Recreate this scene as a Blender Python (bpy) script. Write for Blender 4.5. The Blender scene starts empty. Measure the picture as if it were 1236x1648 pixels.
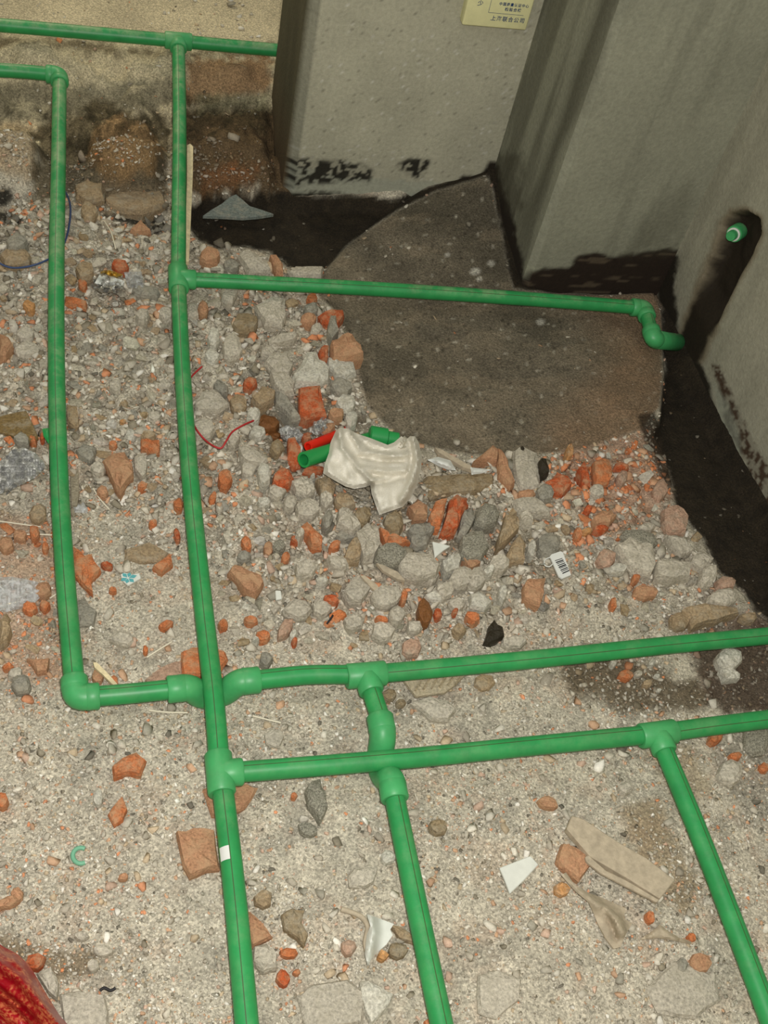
import bpy, bmesh, math, random
import numpy as np
from mathutils import Vector, Matrix, noise
from mathutils.geometry import delaunay_2d_cdt
random.seed(7); rng = np.random.default_rng(7)
sc = bpy.context.scene; COL = sc.collection

# ------------------------------------------------------------------ camera
FPX, TH, RO, YW, CH = 1770.0, .7220, .2785, -.4108, 1.33
def _basis():
    f = Vector((0, math.sin(TH), -math.cos(TH))); r = Vector((1, 0, 0)); u = r.cross(f)
    c, s = math.cos(RO), math.sin(RO)
    r2 = c*r + s*u; u2 = -s*r + c*u
    Z = Matrix.Rotation(YW, 3, 'Z')
    return Z@r2, Z@u2, Z@f
CR, CU, CF = _basis()
CAMP = Vector((0, 0, CH))
cd = bpy.data.cameras.new('camera'); cam = bpy.data.objects.new('camera', cd); COL.objects.link(cam)
cam.matrix_world = Matrix(((CR.x, CU.x, -CF.x, 0), (CR.y, CU.y, -CF.y, 0), (CR.z, CU.z, -CF.z, CH), (0, 0, 0, 1)))
cd.sensor_fit = 'VERTICAL'; cd.sensor_height = 36; cd.lens = FPX*36/1648; cd.clip_start = .02
sc.camera = cam

# ------------------------------------------------------------------ light: the camera's flash and the dim daylight of the room
w = bpy.data.worlds.new('dim_daylight'); sc.world = w; w.use_nodes = True
w.node_tree.nodes['Background'].inputs[0].default_value = (.84, .86, .82, 1)
w.node_tree.nodes['Background'].inputs[1].default_value = .72
fl = bpy.data.lights.new('camera_flash', 'POINT'); fl.energy = 74; fl.shadow_soft_size = .012; fl.color = (1, .965, .93)
flo = bpy.data.objects.new('camera_flash', fl); COL.objects.link(flo)
flo.location = CAMP + CR*.035 + CU*.045
bl = bpy.data.lights.new('lamp_of_next_room', 'POINT'); bl.energy = 30; bl.shadow_soft_size = .1; bl.color = (1, .86, .58)
blo = bpy.data.objects.new('lamp_of_next_room', bl); COL.objects.link(blo); blo.location = (-.25, 3.3, 1.5)
sc.view_settings.view_transform = 'Standard'; sc.view_settings.look = 'None'
sc.view_settings.exposure = 0; sc.view_settings.gamma = 1; sc.view_settings.use_curve_mapping = False

# ------------------------------------------------------------------ projection helpers
aR, aU, aF = (np.array(v) for v in (CR, CU, CF))
def proj(P):
    v = np.asarray(P, float) - [0, 0, CH]; c = v@aF; v = np.where((c < .3)[..., None], aR*-50+aF, v); c = v@aF
    return 618 + FPX*(v@aR)/c, 824 - FPX*(v@aU)/c
def ray(x, y): return CF + CR*((x-618)/FPX) - CU*((y-824)/FPX)
def onz(x, y, z=0.0):
    d = ray(x, y); return CAMP + d*((z-CH)/d.z)
def ony(x, y, Y):
    d = ray(x, y); return CAMP + d*(Y/d.y)
def onx(x, y, X):
    d = ray(x, y); return CAMP + d*(X/d.x)
def sdf(px, py, poly):
    """signed distance, in reference pixels, of points to a polygon (negative inside)"""
    px = np.asarray(px, float); py = np.asarray(py, float)
    d = np.full(px.shape, 1e18); s = np.ones(px.shape)
    n = len(poly)
    for i in range(n):
        ax, ay = poly[i]; bx, by = poly[i-1]
        ex, ey = bx-ax, by-ay; wx, wy = px-ax, py-ay
        t = np.clip((wx*ex+wy*ey)/(ex*ex+ey*ey+1e-9), 0, 1)
        d = np.minimum(d, (wx-ex*t)**2+(wy-ey*t)**2)
        c1 = py >= ay; c2 = py < by; c3 = ex*wy > ey*wx
        flip = (c1 & c2 & c3) | (~c1 & ~c2 & ~c3)
        s = np.where(flip, -s, s)
    return s*np.sqrt(d)
def ss(a, b, x):
    t = np.clip((x-a)/(b-a), 0, 1); return t*t*(3-2*t)
_lat = rng.random((257, 257))
def vn(x, y):
    """value noise 0..1"""
    x = np.asarray(x)+1000.; y = np.asarray(y)+1000.
    xi = np.floor(x).astype(int); yi = np.floor(y).astype(int); fx = x-xi; fy = y-yi
    fx = fx*fx*(3-2*fx); fy = fy*fy*(3-2*fy); xi %= 256; yi %= 256
    a = _lat[xi, yi]; b = _lat[xi+1, yi]; c = _lat[xi, yi+1]; d = _lat[xi+1, yi+1]
    return (a*(1-fx)+b*fx)*(1-fy)+(c*(1-fx)+d*fx)*fy
def fbm(x, y, o=4):
    s = 0; a = .5; t = 0
    for k in range(o):
        s = s+a*vn(x*2**k+17*k, y*2**k-9*k); t += a; a *= .55
    return s/t
def worley(x, y, seed=0):
    """distance to nearest jittered cell point"""
    xi = np.floor(x).astype(int); yi = np.floor(y).astype(int); best = np.full(x.shape, 9.)
    for i in (-1, 0, 1):
        for j in (-1, 0, 1):
            cx = xi+i; cy = yi+j
            ox = _lat[(cx+seed) % 256, (cy+31) % 256]; oy = _lat[(cx+77) % 256, (cy+seed+5) % 256]
            best = np.minimum(best, np.hypot(cx+ox-x, cy+oy-y))
    return best

# ------------------------------------------------------------------ materials
def srgb(r, g, b):
    f = lambda c: (c/255/12.92) if c/255 <= .04045 else ((c/255+.055)/1.055)**2.4
    return (f(r), f(g), f(b), 1)
def nodes(name):
    m = bpy.data.materials.new(name); m.use_nodes = True; nt = m.node_tree
    return m, nt, nt.nodes['Principled BSDF']
def mk(nt, t, **kw):
    n = nt.nodes.new(t)
    for k, v in kw.items():
        if k in ('operation', 'blend_type', 'data_type', 'attribute_name', 'feature', 'attribute_type'): setattr(n, k, v)
        else: n.inputs[int(k[1:]) if k[0] == '_' else k].default_value = v
    return n
def noisemul(nt, colsock, scale, lo, hi, coord=None, detail=5):
    """colour times a grain noise between lo and hi"""
    tx = mk(nt, 'ShaderNodeTexNoise', Scale=scale, Detail=detail, Roughness=.65)
    if coord: nt.links.new(coord, tx.inputs['Vector'])
    mr = mk(nt, 'ShaderNodeMapRange', _1=.3, _2=.7, _3=lo, _4=hi); nt.links.new(tx.outputs[0], mr.inputs[0])
    vm = mk(nt, 'ShaderNodeVectorMath', operation='SCALE'); nt.links.new(colsock, vm.inputs[0]); nt.links.new(mr.outputs[0], vm.inputs['Scale'])
    return vm.outputs[0], tx.outputs[0]
def bump(nt, b, hsock, strength, dist):
    bp = mk(nt, 'ShaderNodeBump', Strength=strength, Distance=dist); nt.links.new(hsock, bp.inputs['Height']); nt.links.new(bp.outputs[0], b.inputs['Normal'])
def mat_vertex(name, grain=260, lo=.75, hi=1.2, bs=.6, bd=.004, speck=True):
    m, nt, b = nodes(name)
    at = mk(nt, 'ShaderNodeAttribute', attribute_name='col'); wt = mk(nt, 'ShaderNodeAttribute', attribute_name='wet')
    gc = mk(nt, 'ShaderNodeNewGeometry').outputs['Position']
    c, h = noisemul(nt, at.outputs['Color'], grain, lo, hi, gc)
    if speck:   # fine grit of other colours
        vo = mk(nt, 'ShaderNodeTexVoronoi', Scale=430); nt.links.new(gc, vo.inputs['Vector'])
        sep = mk(nt, 'ShaderNodeSeparateColor'); nt.links.new(vo.outputs['Color'], sep.inputs[0])
        mr = mk(nt, 'ShaderNodeMapRange', _1=0., _2=1., _3=.68, _4=1.28); nt.links.new(sep.outputs[0], mr.inputs[0])
        vm = mk(nt, 'ShaderNodeVectorMath', operation='SCALE'); nt.links.new(c, vm.inputs[0]); nt.links.new(mr.outputs[0], vm.inputs['Scale']); c = vm.outputs[0]
    nt.links.new(c, b.inputs['Base Color'])
    mr = mk(nt, 'ShaderNodeMapRange', _1=0., _2=1., _3=.95, _4=.35); nt.links.new(wt.outputs['Fac'], mr.inputs[0]); nt.links.new(mr.outputs[0], b.inputs['Roughness'])
    b.inputs['Specular IOR Level'].default_value = .25
    bump(nt, b, h, bs, bd)
    return m
M_GROUND = mat_vertex('dusty_ground', 240, .62, 1.32, .8, .005)
M_WALL = mat_vertex('cement_render', 130, .86, 1.12, .5, .003, speck=False)
def mat_stuff(name):
    m, nt, b = nodes(name); at = mk(nt, 'ShaderNodeAttribute', attribute_name='col')
    gc = mk(nt, 'ShaderNodeNewGeometry').outputs['Position']
    c, h = noisemul(nt, at.outputs['Color'], 320, .8, 1.15, gc); nt.links.new(c, b.inputs['Base Color'])
    b.inputs['Roughness'].default_value = .95; b.inputs['Specular IOR Level'].default_value = .2; bump(nt, b, h, .4, .002); return m
M_STUFF = mat_stuff('gravel')
def mat_stone(name, dust, dustcol, grain=200, rough=.95, dustlo=.5, bd=.004, lo=.72, hi=1.22):
    """rock material: the object's own colour, mottled, with pale building dust lying in patches"""
    m, nt, b = nodes(name); oi = mk(nt, 'ShaderNodeObjectInfo'); gc = mk(nt, 'ShaderNodeNewGeometry').outputs['Position']
    c, h = noisemul(nt, oi.outputs['Color'], grain, lo, hi, gc)
    t2 = mk(nt, 'ShaderNodeTexNoise', Scale=55, Detail=6, Roughness=.7); nt.links.new(gc, t2.inputs['Vector'])
    mr = mk(nt, 'ShaderNodeMapRange', _1=dustlo, _2=dustlo+.18, _3=0., _4=dust); nt.links.new(t2.outputs[0], mr.inputs[0])
    mx = mk(nt, 'ShaderNodeMix', data_type='RGBA', _7=dustcol); nt.links.new(mr.outputs[0], mx.inputs[0]); nt.links.new(c, mx.inputs[6])
    nt.links.new(mx.outputs[2], b.inputs['Base Color']); b.inputs['Roughness'].default_value = rough; b.inputs['Specular IOR Level'].default_value = .25
    bump(nt, b, h, .7, bd); return m
DUST = srgb(176, 168, 148)
M_STONE = mat_stone('dusty_stone', .5, DUST, 260, .95, .48, .006, .58, 1.32)
M_BRICK = mat_stone('broken_brick', .7, srgb(192, 156, 120), 330, .9, .44, .005, .6, 1.3)
M_ROUGH = mat_stone('coarse_dark_rock', .45, srgb(150, 146, 128), 420, .7, .48, .008, .3, 1.9)
M_WETROCK = mat_stone('damp_rock', .1, DUST, 260, .35, .6)
def mat_plain(name, col, rough=.6, spec=.4, grain=None, lo=.85, hi=1.1, bs=0, trans=0, metal=0, alpha=1, coat=0):
    m, nt, b = nodes(name); b.inputs['Roughness'].default_value = rough; b.inputs['Specular IOR Level'].default_value = spec
    b.inputs['Metallic'].default_value = metal; b.inputs['Transmission Weight'].default_value = trans; b.inputs['Alpha'].default_value = alpha
    rg = mk(nt, 'ShaderNodeRGB'); rg.outputs[0].default_value = col
    if grain:
        gc = mk(nt, 'ShaderNodeNewGeometry').outputs['Position']
        c, h = noisemul(nt, rg.outputs[0], grain, lo, hi, gc); nt.links.new(c, b.inputs['Base Color'])
        if bs: bump(nt, b, h, bs, .003)
    else: nt.links.new(rg.outputs[0], b.inputs['Base Color'])
    return m
def mat_pipe(name, col, stripes=(), dust=.5):
    m, nt, b = nodes(name); rg = mk(nt, 'ShaderNodeRGB'); rg.outputs[0].default_value = col
    geo = mk(nt, 'ShaderNodeNewGeometry'); gc = geo.outputs['Position']
    c, h = noisemul(nt, rg.outputs[0], 30, .86, 1.12, gc, 3)
    t2 = mk(nt, 'ShaderNodeTexNoise', Scale=22, Detail=7, Roughness=.75); nt.links.new(gc, t2.inputs['Vector'])
    mr = mk(nt, 'ShaderNodeMapRange', _1=.46, _2=.72, _3=0., _4=dust); nt.links.new(t2.outputs[0], mr.inputs[0])
    sx = mk(nt, 'ShaderNodeSeparateXYZ'); nt.links.new(geo.outputs['Normal'], sx.inputs[0])
    mz = mk(nt, 'ShaderNodeMapRange', _1=.2, _2=1., _3=0., _4=1.); nt.links.new(sx.outputs[2], mz.inputs[0])
    # dust settles more towards the doorway end of the runs
    sp = mk(nt, 'ShaderNodeSeparateXYZ'); nt.links.new(gc, sp.inputs[0])
    my = mk(nt, 'ShaderNodeMapRange', _1=.9, _2=2.0, _3=.35, _4=1.7); nt.links.new(sp.outputs[1], my.inputs[0])
    mu = mk(nt, 'ShaderNodeMath', operation='MULTIPLY'); nt.links.new(mr.outputs[0], mu.inputs[0]); nt.links.new(mz.outputs[0], mu.inputs[1])
    mv = mk(nt, 'ShaderNodeMath', operation='MULTIPLY'); nt.links.new(mu.outputs[0], mv.inputs[0]); nt.links.new(my.outputs[0], mv.inputs[1])
    mx = mk(nt, 'ShaderNodeMix', data_type='RGBA', _7=srgb(170, 178, 140)); nt.links.new(mv.outputs[0], mx.inputs[0]); nt.links.new(c, mx.inputs[6])
    out = mx.outputs[2]
    at = mk(nt, 'ShaderNodeAttribute', attribute_name='ang')
    for a in stripes:
        s1 = mk(nt, 'ShaderNodeMath', operation='SUBTRACT', _1=float(a)); nt.links.new(at.outputs['Fac'], s1.inputs[0])
        s2 = mk(nt, 'ShaderNodeMath', operation='ABSOLUTE'); nt.links.new(s1.outputs[0], s2.inputs[0])
        s3 = mk(nt, 'ShaderNodeMath', operation='LESS_THAN', _1=2.6); nt.links.new(s2.outputs[0], s3.inputs[0])
        s4 = mk(nt, 'ShaderNodeMath', operation='MULTIPLY', _1=.75); nt.links.new(s3.outputs[0], s4.inputs[0])
        m2 = mk(nt, 'ShaderNodeMix', data_type='RGBA', _7=srgb(62, 52, 30)); nt.links.new(s4.outputs[0], m2.inputs[0]); nt.links.new(out, m2.inputs[6]); out = m2.outputs[2]
    nt.links.new(out, b.inputs['Base Color']); b.inputs['Roughness'].default_value = .42; b.inputs['Specular IOR Level'].default_value = .4
    return m
GREEN = srgb(44, 144, 78)
M_PIPE1 = mat_pipe('green_pipe_one_line', GREEN, (98,))
M_PIPE2 = mat_pipe('green_pipe_two_lines', GREEN, (62, 160))
M_FIT = mat_pipe('green_fitting', srgb(66, 158, 94), (), .3)
M_WHITE = mat_plain('white_ceramic', srgb(214, 216, 206), .35, .5, 60, .9, 1.05)
M_TANB = mat_plain('dusty_board', srgb(178, 165, 142), .9, .2, 90, .75, 1.15, .5)
M_WOOD = mat_plain('pale_splinter_wood', srgb(224, 208, 166), .8, .2, 120, .7, 1.1, .3)
M_SACK = mat_plain('white_woven_sack', srgb(222, 217, 202), .55, .4, 500, .85, 1.08, .35)
M_FOIL = mat_plain('silver_foil', (.75, .74, .7, 1), .22, .8, 90, .6, 1.1, .8, metal=.85)
M_GOLD = mat_plain('gold_foil', (.8, .58, .15, 1), .25, .8, 90, .6, 1.1, .8, metal=.8)
M_FILM = mat_plain('clear_crinkled_film', (.85, .87, .86, 1), .12, .7, 160, .8, 1.1, 1.0, alpha=.42)
M_GLIT = mat_plain('crumpled_bubble_film', (.50, .50, .47, 1), .12, 1., 240, .35, 1.8, 1.0)
M_REDW = mat_plain('red_wire_sheath', srgb(170, 40, 42), .5)
M_BLUEW = mat_plain('blue_wire_sheath', srgb(52, 72, 110), .5)
M_BLACK = mat_plain('black_scrap', srgb(28, 26, 28), .6)
M_STRAW = mat_plain('straw_bristle', srgb(222, 214, 190), .5, .5)
M_RPIPE = mat_plain('red_conduit', srgb(226, 42, 24), .3, .5)
M_REDBAG = None
SM = {'P': (M_STONE, srgb(196, 188, 170)), 'G': (M_STONE, srgb(154, 150, 136)), 'T': (M_STONE, srgb(172, 150, 118)), 'W': (M_STONE, srgb(208, 204, 188)),
      'K': (M_STONE, srgb(190, 156, 132)), 'O': (M_STONE, srgb(150, 132, 102)), 'B': (M_BRICK, srgb(204, 124, 78)), 'R': (M_BRICK, srgb(190, 94, 54)),
      'N': (M_BRICK, srgb(188, 142, 108)), 'D': (M_ROUGH, srgb(152, 148, 132)), 'Q': (M_WETROCK, srgb(128, 84, 46)), 'X': (M_WETROCK, srgb(50, 44, 32)), 'Y': (M_STONE, srgb(204, 152, 98))}

# ------------------------------------------------------------------ objects
def link(name, me, mat, parent=None, loc=None):
    o = bpy.data.objects.new(name, me); COL.objects.link(o)
    if mat: me.materials.append(mat)
    if parent: o.parent = parent
    if loc is not None: o.location = loc
    return o
def tag(o, label=None, cat=None, group=None, kind=None):
    for k, v in (('label', label), ('category', cat), ('group', group), ('kind', kind)):
        if v: o[k] = v
    return o
def empty(name, loc, label, cat, group=None):
    o = bpy.data.objects.new(name, None); COL.objects.link(o); o.location = loc; o.empty_display_size = .02
    return tag(o, label, cat, group)
def mesh(name, vs, fs, smooth=False):
    me = bpy.data.meshes.new(name); me.from_pydata([tuple(v) for v in vs], [], fs); me.update()
    if smooth: me.polygons.foreach_set('use_smooth', [True]*len(me.polygons))
    return me
def put_attr(me, name, data, typ='FLOAT_COLOR'):
    a = me.attributes.new(name, typ, 'POINT')
    a.data.foreach_set('color' if typ == 'FLOAT_COLOR' else 'value', np.ascontiguousarray(data, dtype=np.float32).ravel())
def rgba(c): return np.concatenate([c, np.ones(c.shape[:-1]+(1,))], -1)
def C3(r, g, b): return np.array(srgb(r, g, b)[:3])
def blend(c, w_, col): return c*(1-w_[..., None])+np.asarray(col)*w_[..., None]

# ================================================================== THE SETTING
XA, YA = .424, 1.931          # front left corner of the back wall
XS, YB, XR = .868, 1.633, 1.174   # pier: side face x, front face y; right wall x
# ---- ground
gs = .0052
gx = np.concatenate([np.arange(-2.2, -.75, .06), np.arange(-.75, XR+.03, gs)]); gy = np.concatenate([np.arange(-1.4, -.25, .06), np.arange(-.25, 2.9, gs), np.arange(2.9, 4.35, .06)])
GX, GY = np.meshgrid(gx, gy, indexing='ij')
MORTAR = [(505, 470), (520, 440), (560, 395), (600, 365), (640, 338), (700, 310), (745, 296), (783, 283), (792, 300), (806, 370), (818, 430), (826, 464), (900, 474), (980, 474), (1052, 468), (1064, 500), (1067, 600), (1062, 655), (1030, 692), (960, 716), (880, 730), (760, 732), (700, 722), (640, 705), (590, 650), (570, 570), (540, 500)]
BLACKA = [(285, 345), (330, 318), (452, 308), (640, 318), (700, 300), (790, 268), (792, 300), (745, 296), (700, 312), (640, 342), (600, 368), (560, 398), (525, 438), (470, 433), (432, 408), (390, 398), (345, 402), (318, 385), (300, 360)]
BLACKR = [(826, 462), (1060, 466), (1100, 548), (1145, 628), (1190, 712), (1260, 850), (1260, 1020), (1215, 985), (1190, 950), (1152, 918), (1130, 868), (1108, 846), (1088, 815), (1072, 745), (1052, 700), (1062, 655), (1067, 600), (1063, 500), (1050, 474), (980, 478), (900, 478)]
COARSE = [(-200, 320), (150, 330), (280, 335), (420, 412), (530, 445), (590, 600), (600, 705), (760, 738), (1060, 712), (1100, 840), (1200, 985), (1040, 965), (900, 985), (640, 1050), (440, 975), (330, 880), (180, 820), (-200, 760)]
P0x, P0y = proj(np.stack([GX, GY, 0*GX], -1))
GZ = np.zeros_like(GX)
side = (1-ss(.60, .7, GX))
GZ += .12*ss(2.0, 2.28, GY)*side                                         # raised floor beyond the doorway
def bumpw(px, py, r, h, z=0.):
    p = onz(px, py, z); return h*np.exp(-((GX-p.x)**2+(GY-p.y)**2)/(r*r))
GZ += bumpw(205, 262, .07, .05, .03)+bumpw(25, 250, .06, .04, .03)+bumpw(345, 240, .06, .035, .04)+bumpw(405, 250, .05, .03, .04)
GZ -= bumpw(15, 330, .035, .04)+bumpw(215, 335, .03, .04)+bumpw(255, 350, .03, .035)+bumpw(10, 358, .03, .03)
GZ += .088*np.exp(-np.hypot(GX-.872, GY-1.935)/.15)*(GX > .4)             # mortar heaped into the corner
GZ += .012*ss(30, -60, sdf(P0x, P0y, COARSE))
GZ -= bumpw(500, 715, .05, .035)+bumpw(440, 690, .03, .03)+bumpw(590, 690, .045, .02)+bumpw(590, 800, .03, .02)
GZ -= .035*ss(2, -16, sdf(P0x, P0y, BLACKA))+.04*ss(2, -18, sdf(P0x, P0y, BLACKR))
GZ += .03*np.exp(-((GX+.1)**2+(GY-1.75)**2)/.02)
mort = ss(6, -8, sdf(P0x, P0y, MORTAR))
co = ss(20, -30, sdf(P0x, P0y, COARSE))
n1 = fbm(GX*22, GY*22, 4)-.5
wl = worley(GX*38, GY*38); wl2 = worley(GX*80+9, GY*80, 3)
GZ += (1-mort)*(n1*(.008+.02*co) + co*(.45-wl)*.011 + (.45-wl2)*(.0025+.002*co))
GZ += mort*((fbm(GX*9, GY*9, 3)-.5)*.012+(fbm(GX*60, GY*14, 3)-.5)*.003)
slab = ss(2.08, 2.2, GY)*side; GZ -= slab*((.45-wl)*.009*co+(.45-wl2)*.003+n1*.006)
GZ += side*ss(1.98, 2.03, GY)*(1-ss(2.2, 2.3, GY))*(fbm(GX*14, GY*14, 5)-.5)*.09
GZ = np.where((GX > XA+.01) & (GY > YA+.01), np.minimum(GZ, .13), GZ)
for poly_, h_ in (([(150, 200), (200, 186), (245, 200), (264, 245), (252, 285), (180, 292), (145, 255)], .035), ([(283, 184), (432, 180), (440, 312), (283, 312)], .032), ([(-90, 205), (50, 208), (64, 250), (50, 288), (-90, 292)], .028)):
    PX, PY = proj(np.stack([GX, GY, GZ+h_*.5], -1)); GZ = GZ+h_*ss(8, -14, sdf(PX, PY, poly_)+(fbm(GX*30, GY*30, 3)-.5)*22)*(GX < XA)
PX, PY = proj(np.stack([GX, GY, GZ], -1))
def G(x, y):
    a = min(max(int(np.searchsorted(gx, x))-1, 0), len(gx)-2); b = min(max(int(np.searchsorted(gy, y))-1, 0), len(gy)-2)
    u_ = min(max((x-gx[a])/(gx[a+1]-gx[a]), 0), 1); v_ = min(max((y-gy[b])/(gy[b+1]-gy[b]), 0), 1)
    return float((GZ[a, b]*(1-u_)+GZ[a+1, b]*u_)*(1-v_)+(GZ[a, b+1]*(1-u_)+GZ[a+1, b+1]*u_)*v_)
def gp(px, py, dz=0.):
    """point on (dz above) the ground under a pixel of the photograph"""
    z = 0.
    for _ in range(14):
        p = onz(px, py, z+dz); z = z*.4+.6*G(p.x, p.y)
    return onz(px, py, z+dz)
# colours of the ground
jit = (fbm(GX*60, GY*60, 4)-.5)*26+(fbm(GX*14, GY*14, 3)-.5)*34
def inside(poly, soft=5, j=1.0): return ss(soft, -soft, sdf(PX, PY, poly)+jit*j)
gc_ = np.ones(GX.shape+(3,))*C3(196, 188, 168)
gc_ *= (1+(fbm(GX*40, GY*40, 4)-.5)*.5)[..., None]
gc_ = blend(gc_, ss(.56, .70, fbm(GX*30+50, GY*30, 4))*.18, C3(176, 132, 100))
gc_ = blend(gc_, ss(.55, .72, fbm(GX*24+90, GY*24, 4))*.4, C3(140, 136, 122))
gc_ = blend(gc_, co*ss(.38, .62, wl)*.45, C3(120, 108, 88))  # shade in the creases between rubble lumps, put into the colour
# brown damp earth, sand and other toned patches
for poly, k, col in [([(890, 1072), (960, 1040), (1060, 1070), (1120, 1095), (1145, 1130), (1110, 1150), (1020, 1150), (930, 1120)], .85, C3(92, 78, 56)),
                     ([(1090, 1020), (1236, 1000), (1400, 1000), (1400, 1150), (1160, 1148), (1130, 1090), (1100, 1050)], .9, C3(72, 56, 42)),
                     ([(1060, 985), (1236, 985), (1236, 1030), (1080, 1020)], .7, C3(84, 64, 50)),
                     ([(1000, 1310), (1060, 1280), (1130, 1420), (1110, 1480), (1030, 1440)], .6, C3(140, 116, 78)),
                     ([(1030, 1210), (1120, 1200), (1160, 1290), (1090, 1300)], .5, C3(150, 128, 92)),
                     ([(-60, 1500), (60, 1515), (175, 1535), (150, 1560), (90, 1600), (40, 1560), (-60, 1560)], .75, C3(112, 92, 62)),
                     ([(1140, 1180), (1300, 1150), (1300, 1330), (1200, 1330), (1150, 1250)], .5, C3(128, 124, 112)),
                     ([(380, 640), (540, 620), (600, 690), (560, 760), (450, 750), (400, 700)], .6, C3(84, 68, 46)),  # darker brown over the pit
                     ([(900, 700), (1060, 690), (1080, 800), (990, 860), (900, 800)], .5, C3(176, 120, 86)),
                     ([(0, 830), (90, 830), (100, 1100), (0, 1100)], .5, C3(176, 130, 96)),
                     ([(560, 770), (700, 780), (880, 850), (800, 900), (620, 860)], .4, C3(130, 120, 98))]:
    gc_ = blend(gc_, inside(poly, 12)*k, col)
# floor beyond the doorway
bk = ss(1.99, 2.03, GY)*side
beige = C3(204, 190, 156)*(1+(fbm(GX*8, GY*8, 4)-.5)*.5)[..., None]
gc_ = gc_*(1-bk[..., None])+beige*bk[..., None]
def band(poly, k, col, soft=8):
    global gc_
    gc_ = blend(gc_, inside(poly, soft)*k, col)
band([(-80, 68), (60, 72), (280, 92), (300, 96), (432, 92), (432, 76), (280, 84), (60, 62), (-80, 56)], .75, C3(96, 82, 56))  # shadow of the top cross pipe, painted on the floor below it
band([(-80, 128), (100, 138), (170, 145), (270, 120), (300, 150), (270, 170), (160, 200), (60, 196), (-80, 200)], .8, C3(136, 128, 104))
band([(290, 92), (432, 92), (430, 150), (300, 165)], .8, C3(150, 112, 74))
band([(-80, 195), (60, 200), (50, 280), (-80, 300)], .6, C3(170, 144, 106))
band([(60, 200), (150, 170), (270, 180), (280, 320), (60, 320)], .85, C3(84, 72, 48))  # shaded crevices around the boulder, darkened in the colour
band([(150, 200), (200, 184), (245, 200), (262, 245), (250, 285), (180, 290), (145, 255)], .85, C3(152, 122, 84), 5)
band([(280, 178), (480, 176), (480, 314), (452, 312), (280, 318)], .95, C3(92, 72, 46))
band([(320, 158), (432, 150), (432, 172), (325, 178)], .7, C3(148, 144, 112))
band([(300, 160), (430, 168), (430, 200), (300, 195)], .6, C3(64, 56, 36))
band([(320, 270), (420, 262), (430, 300), (330, 306)], .3, C3(150, 90, 48))
band([(130, 300), (160, 292), (280, 300), (276, 345), (190, 350), (120, 330)], .7, C3(128, 112, 88))
for poly in ([(-40, 300), (16, 303), (22, 318), (10, 332), (-40, 335)], [(-40, 340), (14, 340), (36, 352), (34, 362), (-40, 352)], [(168, 346), (200, 352), (235, 345), (262, 348), (276, 372), (250, 378), (225, 366), (180, 352)], [(255, 330), (270, 330), (268, 345)]):
    gc_ = blend(gc_, ss(4, -3, sdf(PX, PY, poly)+jit*.25)*.93, C3(26, 22, 14))  # shade of the hollows under the step edge, painted near-black
mot = ss(330, 300, PY)*ss(120, 190, PY)*(PX < 440)*bk
gc_ = gc_*(1+mot*((fbm(GX*45, GY*45, 5)-.5)*1.9))[..., None]
gc_ = blend(gc_, mot*ss(.56, .66, fbm(GX*70+9, GY*70, 4))*.6, C3(58, 52, 34))
# mortar patch
mc = C3(118, 109, 92)*(1+(fbm(GX*26, GY*26, 5)-.5)*.75)[..., None]
mc = blend(mc, ss(.48, .7, fbm(GX*7+3, GY*7, 4))*.55, C3(80, 75, 62))
mc = blend(mc, ss(.55, .7, fbm(GX*12+40, GY*30, 4))*.4, C3(142, 128, 106))
mc = blend(mc, ss(.10, .05, worley(GX*26, GY*26, 9))*.7, C3(52, 46, 36)); mc = blend(mc, ss(.09, .05, worley(GX*20+7, GY*20, 2))*.7, C3(184, 178, 160))
for bx_, by_, br__ in ((765, 437, 8), (790, 424, 5), (771, 449, 5), (870, 518, 6), (720, 410, 3)): mc = blend(mc, ss(3, -2, np.hypot(PX-bx_, (PY-by_)*1.3)-br__+jit*.1)*.85, C3(196, 192, 178))
mc = blend(mc, ss(70, -40, sdf(PX, PY, [(960, 480), (1070, 460), (1070, 690), (900, 730), (900, 690), (980, 620), (1000, 560)]))*(.35+.65*fbm(GX*18, GY*40, 4)), C3(150, 122, 94))
mm = ss(3, -3, sdf(PX, PY, MORTAR)+jit*.12)
gc_ = gc_*(1-mm[..., None])+mc*mm[..., None]
nearw = np.maximum(((GX > XS-.035) & (GY > YB-.025)), (GX > XR-.02) & (GY > .95))*1.
blk = np.maximum(ss(4, -4, sdf(PX, PY, BLACKA)+jit*.22), np.maximum(nearw, ss(5, -5, sdf(PX, PY, BLACKR)+jit*.35)))*(1-mm)
dk = C3(44, 37, 26)*(1+(fbm(GX*50, GY*50, 4)-.5)*1.1)[..., None]
gc_ = gc_*(1-blk[..., None])+dk*blk[..., None]
gc_ = blend(gc_, ss(4, -4, sdf(PX, PY, [(1025, 668), (1058, 660), (1060, 705), (1068, 740), (1080, 800), (1060, 760), (1040, 710)])+jit*.3)*.9, C3(52, 42, 30))
gc_ = np.clip(gc_, .003, .9)
wet = blk*.35
nx, ny = GX.shape
idx = np.arange(nx*ny).reshape(nx, ny)
q = np.stack([idx[:-1, :-1], idx[1:, :-1], idx[1:, 1:], idx[:-1, 1:]], -1).reshape(-1, 4)
def big_mesh(name, V, F):
    me = bpy.data.meshes.new(name); k = F.shape[1]
    me.vertices.add(len(V)); me.vertices.foreach_set('co', np.ascontiguousarray(V, dtype=np.float32).ravel())
    me.loops.add(F.size); me.loops.foreach_set('vertex_index', F.ravel().astype(np.int32))
    me.polygons.add(len(F)); me.polygons.foreach_set('loop_start', np.arange(0, F.size, k, dtype=np.int32)); me.polygons.foreach_set('loop_total', np.full(len(F), k, dtype=np.int32))
    me.update(calc_edges=True); return me
me = big_mesh('floor', np.stack([GX, GY, GZ], -1).reshape(-1, 3), q)
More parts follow.
